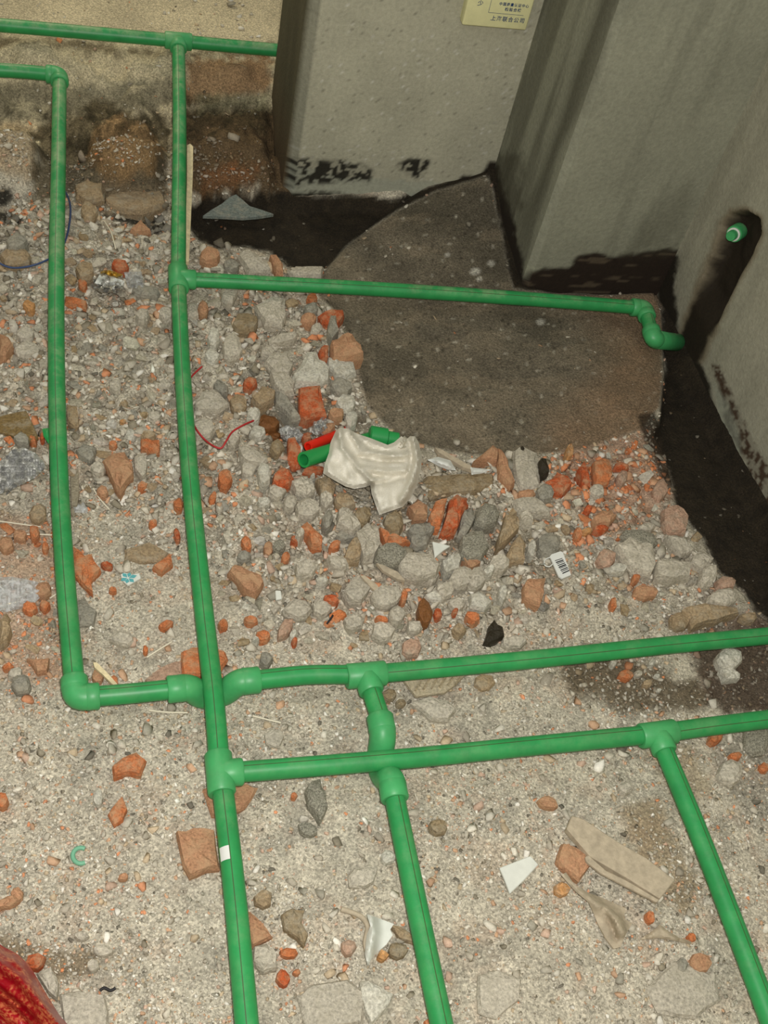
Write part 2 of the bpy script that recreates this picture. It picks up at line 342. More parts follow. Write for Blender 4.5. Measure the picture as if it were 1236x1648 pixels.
me.polygons.foreach_set('use_smooth', np.ones(len(q), dtype=bool))
put_attr(me, 'col', rgba(gc_).reshape(-1, 4)); put_attr(me, 'wet', wet.reshape(-1), 'FLOAT')
tag(link('floor', me, M_GROUND), 'broken dusty construction floor with damp earth and a smooth mortar patch', kind='structure')

# ---- walls: gridded render so that the chipped and tarred bands are part of them
def wall(name, faces, label, paint, disp=None):
    """faces: list of (origin, u-vector, v-vector, u-values, v-values)"""
    V = []; F = []; off = 0
    for o, u_, v_, us, vs in faces:
        o, u_, v_ = (np.array(k, float) for k in (o, u_, v_)); us = np.array(us); vs = np.array(vs)
        U_, V_ = np.meshgrid(us, vs, indexing='ij'); P = o+U_[..., None]*u_+V_[..., None]*v_
        n = len(us); m = len(vs); ii = np.arange(n*m).reshape(n, m)+off
        F.append(np.stack([ii[:-1, :-1], ii[1:, :-1], ii[1:, 1:], ii[:-1, 1:]], -1).reshape(-1, 4)); V.append(P.reshape(-1, 3)); off += n*m
    V = np.concatenate(V); F = np.concatenate(F)
    px, py = proj(V); px = np.where(V[:, 2] > 1.2, -9e3, px); py = np.where(V[:, 2] > 1.2, -9e3, py)
    if disp: V = V+disp(V, px, py)
    c, wt = paint(V, px, py)
    me = big_mesh(name, V, F); put_attr(me, 'col', rgba(np.clip(c, .003, .9))); put_attr(me, 'wet', wt, 'FLOAT')
    bm = bmesh.new(); bm.from_mesh(me); bmesh.ops.remove_doubles(bm, verts=bm.verts, dist=1e-5); bm.to_mesh(me); bm.free()
    me.polygons.foreach_set('use_smooth', np.ones(len(me.polygons), dtype=bool))
    try: me.set_sharp_from_angle(angle=.7)
    except Exception: pass
    return tag(link(name, me, M_WALL), label, kind='structure')
zf = list(np.arange(-.12, .62, .005))+[.75, 1.0, 1.5, 2.4]
H = 2.4
def pj(V, s=60): return (fbm(V[:, 0]*s+V[:, 1]*s, V[:, 2]*s, 4)-.5)*26
def paint_back(V, px, py):
    j = pj(V); u_ = V[:, 0]+V[:, 1]; z = V[:, 2]
    c = C3(174, 171, 150)*(1+(fbm(u_*14, z*14, 4)-.5)*.30)[..., None]
    c = blend(c, ss(.60, .72, fbm(u_*45, z*45, 3))*.22, C3(176, 172, 152))
    sp = worley(u_*42, z*42, 11); c = blend(c, ss(.15, .07, sp)*(vn(u_*30, z*30) > .55)*.7, C3(206, 204, 192))
    c = blend(c, ss(.10, .05, worley(u_*36+5, z*36, 4))*.5, C3(90, 86, 74))
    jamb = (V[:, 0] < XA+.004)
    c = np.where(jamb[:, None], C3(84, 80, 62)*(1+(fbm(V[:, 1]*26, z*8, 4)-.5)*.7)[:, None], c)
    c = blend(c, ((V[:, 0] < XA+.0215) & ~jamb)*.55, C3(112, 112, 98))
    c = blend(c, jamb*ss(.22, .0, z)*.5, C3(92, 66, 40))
    c = blend(c, ss(.002, -.002, z-.045-.02*ss(.55, .45, V[:, 0])+j*.0004)*.6*(~jamb), C3(158, 162, 146))
    spk = ss(.42, .52, fbm(u_*110, z*110, 3))
    for poly, k in (([(462, 252), (520, 256), (580, 262), (600, 276), (592, 292), (540, 296), (462, 300)], 1.), ([(632, 272), (656, 254), (692, 256), (690, 268), (672, 292), (656, 280)], 1.), ([(480, 302), (560, 308), (560, 316), (480, 314)], .7)):
        c = blend(c, ss(5, -4, sdf(px, py, poly)+j*.5)*(.25+.75*spk)*k, C3(46, 44, 36))
    c = blend(c, ss(4, -4, (312+ss(500, 640, px)*6)-py+j*.35)*(~jamb)*(px > 440), C3(36, 32, 22))
    c = blend(c, ss(5, -3, sdf(px, py, [(730, 300), (745, 284), (772, 284), (790, 262), (800, 262), (810, 330), (700, 330)])+j*.3), C3(40, 34, 25))
    return c, np.zeros(len(V))
ch = .02
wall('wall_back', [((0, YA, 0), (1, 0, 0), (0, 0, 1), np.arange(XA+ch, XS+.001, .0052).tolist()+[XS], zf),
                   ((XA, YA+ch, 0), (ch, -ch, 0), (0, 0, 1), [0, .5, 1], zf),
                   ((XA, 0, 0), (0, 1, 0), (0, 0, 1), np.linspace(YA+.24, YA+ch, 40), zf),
                   ((0, YA+.24, 0), (-1, 0, 0), (0, 0, 1), [-2.0, -XA], [-.12, H]),
                   ((0, 0, H), (1, 0, 0), (0, 1, 0), [XA, 2.0], [YA+.24, YA])],
     'grey cement rendered back wall with a doorway edge at its left', paint_back)
def paint_pier(V, px, py):
    j = pj(V); u_ = V[:, 0]+V[:, 1]; z = V[:, 2]
    c = C3(142, 142, 124)*(1+(fbm(u_*10, z*10, 4)-.5)*.26)[..., None]
    c = blend(c, ss(.5, .7, fbm(u_*40, z*3, 4))*.25, C3(92, 92, 78))
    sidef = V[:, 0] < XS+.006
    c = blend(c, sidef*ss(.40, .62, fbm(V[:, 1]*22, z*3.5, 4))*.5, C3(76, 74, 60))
    c = blend(c, sidef*np.exp(-((V[:, 1]-YB-.05-.02*fbm(z*6, z*0, 3))/.03)**2)*.5*ss(.05, .2, z), C3(70, 68, 54))  # soft shadow band beside the pier corner, painted into the colour
    c = blend(c, ss(6, -4, sdf(px, py, [(835, 420), (862, 428), (880, 442), (835, 456)])+j*.4)*.5, C3(150, 152, 130))
    top = [(829, 448), (850, 440), (875, 433), (915, 428), (932, 410), (960, 406), (985, 414), (1010, 410), (1040, 404), (1072, 400), (1100, 404), (1100, 520), (829, 500)]
    c = blend(c, ss(4, -4, sdf(px, py, top)+j*.35)*(~sidef), C3(42, 33, 25)*(1))
    c = blend(c, ss(4, -4, sdf(px, py, top)+j*.3)*(~sidef)*ss(.62, .7, fbm(u_*14, z*120, 3))*.5, C3(104, 92, 74))
    c = blend(c, ss(20, -20, sdf(px, py, [(1030, 370), (1060, 330), (1110, 300), (1110, 345), (1075, 400), (1010, 410)])+j)*.35, C3(80, 78, 62))
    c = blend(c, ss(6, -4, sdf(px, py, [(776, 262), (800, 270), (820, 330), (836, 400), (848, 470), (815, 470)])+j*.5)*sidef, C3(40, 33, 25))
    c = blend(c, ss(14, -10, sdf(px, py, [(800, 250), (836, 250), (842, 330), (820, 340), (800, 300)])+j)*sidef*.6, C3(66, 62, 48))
    return c, np.zeros(len(V))
cp = .012
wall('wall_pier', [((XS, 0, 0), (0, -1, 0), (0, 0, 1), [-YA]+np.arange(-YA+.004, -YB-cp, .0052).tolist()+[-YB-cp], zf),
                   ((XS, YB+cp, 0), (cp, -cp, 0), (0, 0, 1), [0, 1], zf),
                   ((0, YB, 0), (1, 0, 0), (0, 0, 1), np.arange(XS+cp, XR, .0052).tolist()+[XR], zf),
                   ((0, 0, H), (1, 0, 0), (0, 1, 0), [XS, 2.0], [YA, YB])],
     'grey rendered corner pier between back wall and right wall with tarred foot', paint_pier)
GROOVE = [(1085, 585), (1098, 535), (1118, 482), (1150, 405), (1163, 362), (1178, 344), (1200, 340), (1220, 352), (1222, 375), (1207, 410), (1190, 440), (1170, 480), (1150, 525), (1135, 560), (1118, 595)]
def paint_right(V, px, py):
    j = pj(V); u_ = V[:, 1]; z = V[:, 2]
    c = C3(160, 157, 138)*(1+(fbm(u_*12, z*12, 4)-.5)*.28)[..., None]
    c = blend(c, ss(.5, .7, fbm(u_*36, z*3, 4))*.2, C3(112, 110, 94))
    g = ss(5, -4, sdf(px, py, GROOVE)+j*.3)
    c = blend(c, ss(14, 2, sdf(px, py, GROOVE)+j*.3)*.6, C3(104, 84, 56))
    c = blend(c, g, C3(40, 33, 23))
    foot = [(1050, 440), (1062, 408), (1090, 412), (1086, 470), (1092, 540), (1108, 575), (1128, 585), (1142, 615), (1152, 668), (1180, 730), (1186, 750), (1236, 850), (1300, 1000), (1100, 700)]
    c = blend(c, ss(4, -4, sdf(px, py, foot)+j*.45), C3(38, 33, 23))
    scr = [(1146, 588), (1158, 592), (1182, 650), (1212, 710), (1236, 750), (1290, 860), (1290, 960), (1236, 830), (1200, 745), (1172, 690)]
    c = blend(c, ss(3, -3, sdf(px, py, scr)+j*.5)*(.3+.7*ss(.4, .55, fbm(u_*90, z*90, 3))), C3(72, 56, 42))
    c = blend(c, ss(5, -4, sdf(px, py, [(1148, 615), (1172, 650), (1190, 700), (1192, 745), (1162, 690)]))*.5, C3(150, 156, 140))
    return c, g*.2
def groove_disp(V, px, py):
    g = ss(4, -7, sdf(px, py, GROOVE)); d = np.zeros_like(V); d[:, 0] = g*ss(.07, .14, V[:, 2])*(.028+.01*(fbm(V[:, 1]*40, V[:, 2]*40, 3)-.5)); return d
yr = [-1.0, -.2, .3, .6]+list(np.arange(.64, YB, .005))+[YB]
wall('wall_right', [((XR, 0, 0), (0, -1, 0), (0, 0, 1), [-k for k in reversed(yr)], list(np.arange(-.12, .5, .005))+[.6, .9, 1.4, H])],
     'grey rendered right wall with a dark chased groove and black tarred foot', paint_right, groove_disp)
def plain(V, px, py): return C3(150, 146, 128)*(1+(fbm(V[:, 0]*3+V[:, 1]*3, V[:, 2]*3, 4)-.5)*.2)[:, None], np.zeros(len(V))
wall('wall_left', [((-2.2, 0, 0), (0, 1, 0), (0, 0, 1), [-1.4, 1, 4.3], [-.15, 1, H])], 'plain grey wall left of the frame', plain)
wall('wall_front', [((0, -1.4, 0), (-1, 0, 0), (0, 0, 1), [-XR, 0, 2.2], [-.15, 1, H])], 'plain grey wall behind the camera', plain)
wall('wall_far', [((0, 4.3, 0), (1, 0, 0), (0, 0, 1), [-2.2, 0, 2.0], [-.15, 1, H])], 'plain grey far wall of the next room', plain)

# ================================================================== PIPEWORK
def tube(pts, rad, n=32, closed_ends=True, ang=True, name='tube', hollow=0):
    """swept tube; rad: number or list. pts: world Vectors. stores the angle round the pipe"""
    pts = [Vector(p) for p in pts]; m = len(pts)
    R_ = rad if isinstance(rad, (list, tuple)) else [rad]*m
    V = []; A = []; F = []
    for i, p in enumerate(pts):
        t = (pts[min(i+1, m-1)]-pts[max(i-1, 0)]).normalized()
        s = t.cross(Vector((0, 0, 1)))
        if s.length < .05: s = t.cross(Vector((0, 1, 0)))
        s.normalize(); u_ = s.cross(t).normalized()
        for k in range(n+1):
            a = -math.pi/2+2*math.pi*k/n
            V.append(p+(s*math.cos(a)+u_*math.sin(a))*R_[i]); A.append(math.degrees(a))
    for i in range(m-1):
        for k in range(n):
            a = i*(n+1)+k; F.append((a, a+1, a+n+2, a+n+1))
    if closed_ends:
        F.append(tuple(range(n))[::1]); b = (m-1)*(n+1); F.append(tuple(b+k for k in reversed(range(n))))
    me = mesh(name, V, F, True)
    try: me.set_sharp_from_angle(angle=.8)
    except Exception: pass
    if ang: put_attr(me, 'ang', np.array(A), 'FLOAT')
    return me
def join_meshes(name, mes):
    bm = bmesh.new()
    for m_ in mes: bm.from_mesh(m_)
    out = bpy.data.meshes.new(name); bm.to_mesh(out); bm.free()
    try: out.set_sharp_from_angle(angle=.8)
    except Exception: pass
    return out
def spline(pts, k=10):
    pts = [Vector(p) for p in pts]; out = []
    for i in range(len(pts)-1):
        p0 = pts[max(i-1, 0)]; p1 = pts[i]; p2 = pts[i+1]; p3 = pts[min(i+2, len(pts)-1)]
        for s in range(k):
            t = s/k; out.append(.5*((2*p1)+(p2-p0)*t+(2*p0-5*p1+4*p2-p3)*t*t+(3*p1-p0-3*p2+p3)*t**3))
    out.append(pts[-1]); return out
RP = .0134; RF = .0178
def P(px, py, z): return onz(px, py, z)
def pipe(root, pts, mat=None, name='pipe'):
    o = link(name, tube(spline(pts, 8), RP), mat or M_PIPE1, root); return o
def socket(a, b, r=RF, ang=True):
    """a fitting's sleeve from a to b, with softened mouths"""
    d = (b-a); L = d.length; d.normalize()
    c = .0022
    return tube([a+d*c*0, a+d*c, a+d*L*.5, b-d*c, b], [r-c*.8, r, r*.985, r, r-c*.8])
def tee(root, c, arms, hl=.028):
    """arms: unit directions; through arms share the run, the last one branches"""
    parts = [socket(c-arms[0]*hl, c+arms[0]*hl)]
    for a in arms[1:]: parts.append(socket(c+a*.002, c+a*(hl+.001)))
    return link('tee_fitting', join_meshes('tee', parts), M_FIT, root)
def elbow(root, c, d1, d2, hl=.027, r=RF, hl2=None):
    """corner fitting: two sleeves and a rounded knee"""
    a = c+d1*.012; b = c+d2*.012
    pts = [a+d1*.002]+[a*(1-t)**2+c*2*t*(1-t)+b*t*t for t in (0, .2, .4, .6, .8, 1)]+[b+d2*.002]
    knee = tube(pts, r*.97)
    parts = [knee, socket(a, c+d1*hl, r), socket(b, c+d2*(hl2 or hl), r)]
    return link('elbow_fitting', join_meshes('elbow', parts), M_FIT, root)
def crossover(root, a, b, dip, side=Vector((0, 0, 0))):
    """bridge fitting that ducks under a crossing pipe"""
    d = (b-a); L = d.length; d.normalize(); s = .021
    A = a+d*s; B = b-d*s; Z = Vector((0, 0, -dip))+side
    pts = [A, A+d*.004, A+d*.012+Z*.2, A+d*.024+Z*.75, (A+B)/2+Z, B-d*.024+Z*.75, B-d*.012+Z*.2, B-d*.004, B]
    mid = tube(spline(pts, 5), RF*1.0)
    return link('crossover_fitting', join_meshes('crossover', [mid, socket(a, A+d*.004, RF*1.04), socket(b, B-d*.004, RF*1.04)]), M_FIT, root)
un = lambda a, b: (b-a).normalized()
ZP = .040
# --- network one: long middle pipe with its branches
netA = empty('water_pipe_run', onz(345, 1240, 0), 'green plastic water pipe run with the long middle pipe, branching right to the wall elbow', 'pipe')
T1 = P(354, 1245, ZP); T0 = P(287, 449, ZP+.012); TT = P(287, 66, .152); TR = P(1058, 1181, ZP)
pipe(netA, [P(402, 1700, ZP), P(379, 1450, ZP), P(361, 1290, ZP), T1])
pipe(netA, [T1, P(345, 1130, ZP+.004), P(330, 1000, ZP+.005), P(308, 790, ZP+.008), P(294, 600, ZP+.01), T0])
pipe(netA, [T0, P(288, 330, .085), P(289, 190, .12), TT])
pipe(netA, [P(-90, 33, .152), P(100, 49, .152), TT]); pipe(netA, [TT, P(360, 73, .152), P(470, 83, .152), P(540, 90, .152)])
pipe(netA, [T1, P(640, 1222, ZP+.002), P(860, 1200, ZP+.002), TR], M_PIPE1); pipe(netA, [TR, P(1150, 1168, ZP), P(1300, 1150, ZP)], M_PIPE2)
pipe(netA, [TR, P(1120, 1330, ZP), P(1190, 1510, ZP), P(1262, 1700, ZP)], M_PIPE1)
E1 = P(1037, 496, ZP+.012); E2 = P(1052, 546, ZP+.008); E3 = onx(1095, 552, XR+.006)
pipe(netA, [T0, P(600, 465, ZP+.012), P(860, 482, ZP+.012), E1], M_PIPE2)
tee(netA, T1, [un(P(345, 1130, ZP), P(361, 1290, ZP)), un(T1, P(640, 1222, ZP))])
tee(netA, T0, [un(T0, P(294, 600, ZP)), un(T0, P(600, 465, ZP+.012))], .03)
tee(netA, TT, [un(TT, P(100, 49, .152)), un(TT, P(289, 190, .12))])
tee(netA, TR, [un(TR, P(1150, 1168, ZP)), un(TR, P(1120, 1330, ZP))])
elbow(netA, E1, un(E1, P(860, 482, ZP+.012)), un(E1, E2), .028)
elbow(netA, E2, un(E2, E1), un(E2, E3), .028, RF, (E3-E2).length*.93); pipe(netA, [E1, E2]); pipe(netA, [E2, E3])
# --- network two: left pipe, its cross run and the ducking branch
netB = empty('water_pipe_run', onz(122, 1130, 0), 'green plastic water pipe run of the leftmost pipe, ducking under the long one', 'pipe')
EB = P(122, 1123, ZP); EL = P(96, 121, .13); TB = P(589, 1086, ZP)
pipe(netB, [EB, P(106, 940, ZP), P(96, 780, ZP+.004), P(91, 600, ZP+.012), P(91, 430, .07), P(94, 270, .10), EL])
pipe(netB, [EL, P(20, 114, .13), P(-90, 110, .13)])
c1 = P(269, 1110, ZP); c2 = P(418, 1094, ZP)
pipe(netB, [EB, P(200, 1117, ZP), c1+un(c1, EB)*-.01]); pipe(netB, [c2, P(500, 1086, ZP), TB])
pipe(netB, [TB, P(850, 1062, ZP), P(1100, 1036, ZP), P(1330, 1015, ZP)], M_PIPE2)
b1 = P(611, 1152, ZP); b2 = P(636, 1288, ZP)
pipe(netB, [TB, b1]); pipe(netB, [b2, P(657, 1390, ZP), P(688, 1540, ZP), P(722, 1700, ZP)])
elbow(netB, EB, un(EB, P(106, 940, ZP)), un(EB, P(200, 1117, ZP)), .03)
elbow(netB, EL, un(EL, P(20, 114, .13)), un(EL, P(94, 270, .10)), .026)
crossover(netB, c1, c2, .030); crossover(netB, b1, b2, .030, Vector((-.003, 0, 0)))
tee(netB, TB, [un(TB, P(850, 1062, ZP)), un(TB, b1)])
def decal(parent, name, corners, mat, off=.0004):
    me = mesh(name, corners, [tuple(range(len(corners)))]); return link(name, me, mat, parent)
M_PAPER = mat_plain('printed_paper', srgb(216, 218, 212), .5)
# small paper sticker wrapped on the middle pipe
a0 = P(379, 1450, ZP); a1 = P(361, 1290, ZP); ax = un(a0, a1); mid = P(370.5, 1378, ZP); sd = ax.cross(Vector((0, 0, 1))).normalized()
V = []; 
for k in range(7):
    an = math.radians(28+k*9); dirv = (-sd)*math.cos(an)+Vector((0, 0, 1))*math.sin(an)
    for e in (-.0085, .0085): V.append(mid+ax*e+dirv*(RP+.0007)+ (Vector((0, 0, 0))))
stk = link('paper_sticker', mesh('paper_sticker', V, [(2*k, 2*k+1, 2*k+3, 2*k+2) for k in range(6)], True), M_PAPER, netA)
stk['label'] = 'small white paper sticker'
for par in (netA, netB):     # keep the parts where they were made
    inv = Matrix.Translation(-par.location)
    for o in COL.objects:
        if o.parent == par: o.matrix_parent_inverse = inv
# capped outlet in the wall groove
oc = onx(1186, 374, XR+.012)
ro = empty('capped_pipe_outlet', oc, 'green capped pipe outlet with a white collar inside the dark wall groove', 'outlet')
tip = onx(1168, 385, XR-.028) ; ax_ = un(oc, tip)
def sub(name, me, mat): 
    o = link(name, me, mat, ro); o.matrix_parent_inverse = Matrix.Translation(-oc); return o
sub('socket_elbow', tube([oc-ax_*.012, oc-ax_*.01, oc+ax_*.012, oc+ax_*.014], [.012, .0155, .0155, .0145]), M_FIT)
sub('white_collar', tube([oc+ax_*.013, oc+ax_*.017, oc+ax_*.0175], [.0125, .0125, .011]), M_WHITE)
sub('plug', tube([oc+ax_*.016, oc+ax_*.028, oc+ax_*.030], [.0095, .0095, .0085]), M_FIT)

# ================================================================== ELECTRIC BOX on the back wall
YF = YA-.026
bl_, br_ = ony(744, 39, YF), ony(846, 51, YF); zb = (bl_.z+br_.z)/2
xl, xr_ = bl_.x, min(br_.x, XS-.002); hh = .086
def rbox(x0, x1, y0, y1, z0, z1, bev=.003, seg=3, name='box'):
    bm = bmesh.new(); bmesh.ops.create_cube(bm, size=1)
    bmesh.ops.scale(bm, vec=(x1-x0, y1-y0, z1-z0), verts=bm.verts); bmesh.ops.translate(bm, vec=((x0+x1)/2, (y0+y1)/2, (z0+z1)/2), verts=bm.verts)
    bmesh.ops.bevel(bm, geom=bm.edges[:], offset=bev, segments=seg, affect='EDGES', profile=.5)
    me = bpy.data.meshes.new(name); bm.to_mesh(me); bm.free(); me.polygons.foreach_set('use_smooth', [True]*len(me.polygons))
    try: me.set_sharp_from_angle(angle=.6)
    except Exception: pass
    return me
M_CREAM = mat_plain('aged_cream_plastic', srgb(220, 216, 164), .45, .4, 60, .93, 1.05)
M_INK = mat_plain('blue_green_ink', srgb(30, 60, 104), .7)
bx = empty('junction_box', (xl, YA, zb), 'cream plastic electric box with blue Chinese lettering, mounted on the back wall', 'box')
def bsub(name, me, mat):
    o = link(name, me, mat, bx); o.matrix_parent_inverse = Matrix.Translation(-bx.location); return o
bsub('cover', rbox(xl, xr_, YF, YA-.006, zb, zb+hh), M_CREAM); bsub('back_plate', rbox(xl+.002, xr_-.002, YA-.008, YA+.002, zb+.002, zb+hh-.002, .001, 1), M_CREAM)
def text(body, px, py, size, name='lettering', par=None):
    cu = bpy.data.curves.new(name, 'FONT'); cu.body = body; cu.size = size; cu.extrude = .0001; cu.offset = .00012; cu.align_x = 'LEFT'; cu.space_character = 1.25
    o = bpy.data.objects.new(name, cu); COL.objects.link(o); cu.materials.append(M_INK)
    p = ony(px, py, YF-.0003); dg = bpy.context.evaluated_depsgraph_get(); me = bpy.data.meshes.new_from_object(o.evaluated_get(dg))
    bpy.data.objects.remove(o); o = bpy.data.objects.new(name, me); COL.objects.link(o); o.rotation_euler = (math.pi/2, 0, 0)
    o.location = p; o.parent = bx; o.matrix_parent_inverse = Matrix.Translation(-bx.location); return o
text('上海联合公司', 789, 32, .0102); text('中国质量认证中心', 803, 8, .0066); text('检验合格', 812, 17, .0074); text('少', 768, 8, .011)
def bar(x0, z0, x1, z1, w_=.0006):
    return bsub('printed_line', rbox(min(x0, x1)-w_/2, max(x0, x1)+w_/2, YF-.0004, YF+.0004, min(z0, z1)-w_/2, max(z0, z1)+w_/2, .0001, 1), M_INK)
pa = ony(786, 20, YF); pb = ony(842, 25, YF); bar(pa.x, pa.z, pa.x, pa.z+.04); bar(pa.x, pa.z, pb.x, pa.z)

# ================================================================== ROCKS
def tmpl(seed, n=12, flat=.62):
    r = random.Random(seed); bm = bmesh.new()
    for _ in range(n):
        v = Vector((r.uniform(-1, 1), r.uniform(-1, 1), r.uniform(-1, 1)))
        m_ = max(abs(v.x), abs(v.y), abs(v.z)); v = v/m_*.55+v.normalized()*.45
        bm.verts.new((v.x, v.y*r.uniform(.75, 1), v.z*flat))
    res = bmesh.ops.convex_hull(bm, input=bm.verts)
    bmesh.ops.delete(bm, geom=[v for v in bm.verts if not v.link_faces], context='VERTS')
    bmesh.ops.triangulate(bm, faces=bm.faces); bm.verts.index_update()
    V_ = np.array([v.co[:] for v in bm.verts]); F_ = np.array([[v.index for v in f.verts] for f in bm.faces]); bm.free()
    return V_, F_
TM = [tmpl(100+i, 11+i % 4) for i in range(24)]
def rough_rock(seed, V_, F_):
    me = mesh('rock', V_, [tuple(f) for f in F_]); return me
def traced(name, cat, code, shape, h, label, rot=0, dz=0., tilt=(0, 0), bumpy=.09):
    """a lump whose outline was read off the photograph; shape: polygon or (cx, cy, w, h[, angle]); h in metres"""
    h *= .85; mat, col = SM[code]; r = random.Random(hash((round(shape[0][0] if isinstance(shape[0], tuple) else shape[0]), len(label))) & 0xffff)
    if not isinstance(shape[0], tuple):
        cx, cy, w_, h_ = shape[:4]; a0_ = math.radians(shape[4] if len(shape) > 4 else r.uniform(-25, 25)); n = r.choice((7, 8, 9))
        pts = []
        for k in range(n):
            a = 2*math.pi*(k+r.uniform(-.25, .25))/n; q_ = r.uniform(.9, 1.08)
            x, y = math.cos(a)*w_/2*q_, math.sin(a)*h_/2*q_
            pts.append((cx+x*math.cos(a0_)-y*math.sin(a0_), cy+x*math.sin(a0_)+y*math.cos(a0_)))
    else:
        pts = []
        for i, p in enumerate(shape):
            q2 = shape[(i+1) % len(shape)]; pts.append(p); L = math.hypot(q2[0]-p[0], q2[1]-p[1])
            if L > 12: pts.append(((p[0]+q2[0])/2+r.uniform(-.05, .05)*L, (p[1]+q2[1])/2+r.uniform(-.05, .05)*L))
    cx = sum(p[0] for p in pts)/len(pts); cy = sum(p[1] for p in pts)/len(pts)
    c0 = gp(cx, cy, h*.4+dz); g = G(c0.x, c0.y)+dz
    W = [onz(px, py, g+h*.6) for px, py in pts]
    cxw = sum(p.x for p in W)/len(W); cyw = sum(p.y for p in W)/len(W); n = len(W)
    area = sum(W[i].x*W[(i+1) % n].y-W[(i+1) % n].x*W[i].y for i in range(n))
    if area < 0: W.reverse()
    V = []; rr = max(math.hypot(p.x-cxw, p.y-cyw) for p in W)
    def ring(s, z, jz, js):
        for p in W:
            q_ = s*(1+r.uniform(-js, js)); lx, ly = (p.x-cxw)*q_, (p.y-cyw)*q_
            V.append((lx, ly, z+r.uniform(-jz, jz)+tilt[0]*lx+tilt[1]*ly))
    ring(.93, -.014, 0, .03); ring(1.0, h*.45, h*.12, .02); ring(.9, h*.85, h*.1, .05); ring(.55, h*1.0, h*bumpy, .18); V.append((0, 0, sum(v[2] for v in V[3*n:])/n+(r.uniform(-.06, .08)*h)))
    F = []
    for k in range(3):
        for i in range(n):
            a, b = k*n+i, k*n+(i+1) % n
            if (i+k) % 2: F += [(a, b, b+n), (a, b+n, a+n)]
            else: F += [(a, b, a+n), (b, b+n, a+n)]
    for i in range(n): F.append((3*n+i, 3*n+(i+1) % n, 4*n))
    F.append(tuple(reversed(range(n))))
    o = link(name, mesh(name, V, F), mat, None, (cxw, cyw, g)); v = r.uniform(.9, 1.08); o.color = (col[0]*v, col[1]*v, col[2]*v, 1)
    return tag(o, label, cat)
OCC = []
LAND = []
def S(code, shape, h, label, name=None, dz=0., tilt=(0, 0)):
    nm = name or {'B': 'brick_fragment', 'R': 'brick_fragment', 'N': 'brick_fragment', 'W': 'white_stone', 'D': 'coarse_rock', 'Q': 'damp_stone', 'X': 'dark_stone', 'T': 'mortar_chunk', 'K': 'mortar_chunk', 'P': 'concrete_chunk', 'G': 'concrete_chunk', 'O': 'cobble', 'Y': 'pebble'}[code]
    cat = 'brick' if code in 'BRN' else 'rubble' if code in 'PGTK' else 'stone'
    if isinstance(shape[0], tuple):
        OCC.append((sum(p[0] for p in shape)/len(shape), sum(p[1] for p in shape)/len(shape), (max(p[0] for p in shape)-min(p[0] for p in shape))*.5))
    else: OCC.append((shape[0], shape[1], max(shape[2], shape[3])*.45))
    LAND.append((OCC[-1][0], OCC[-1][1], label)); return traced(nm, cat, code, shape, h, label, dz=dz, tilt=tilt)
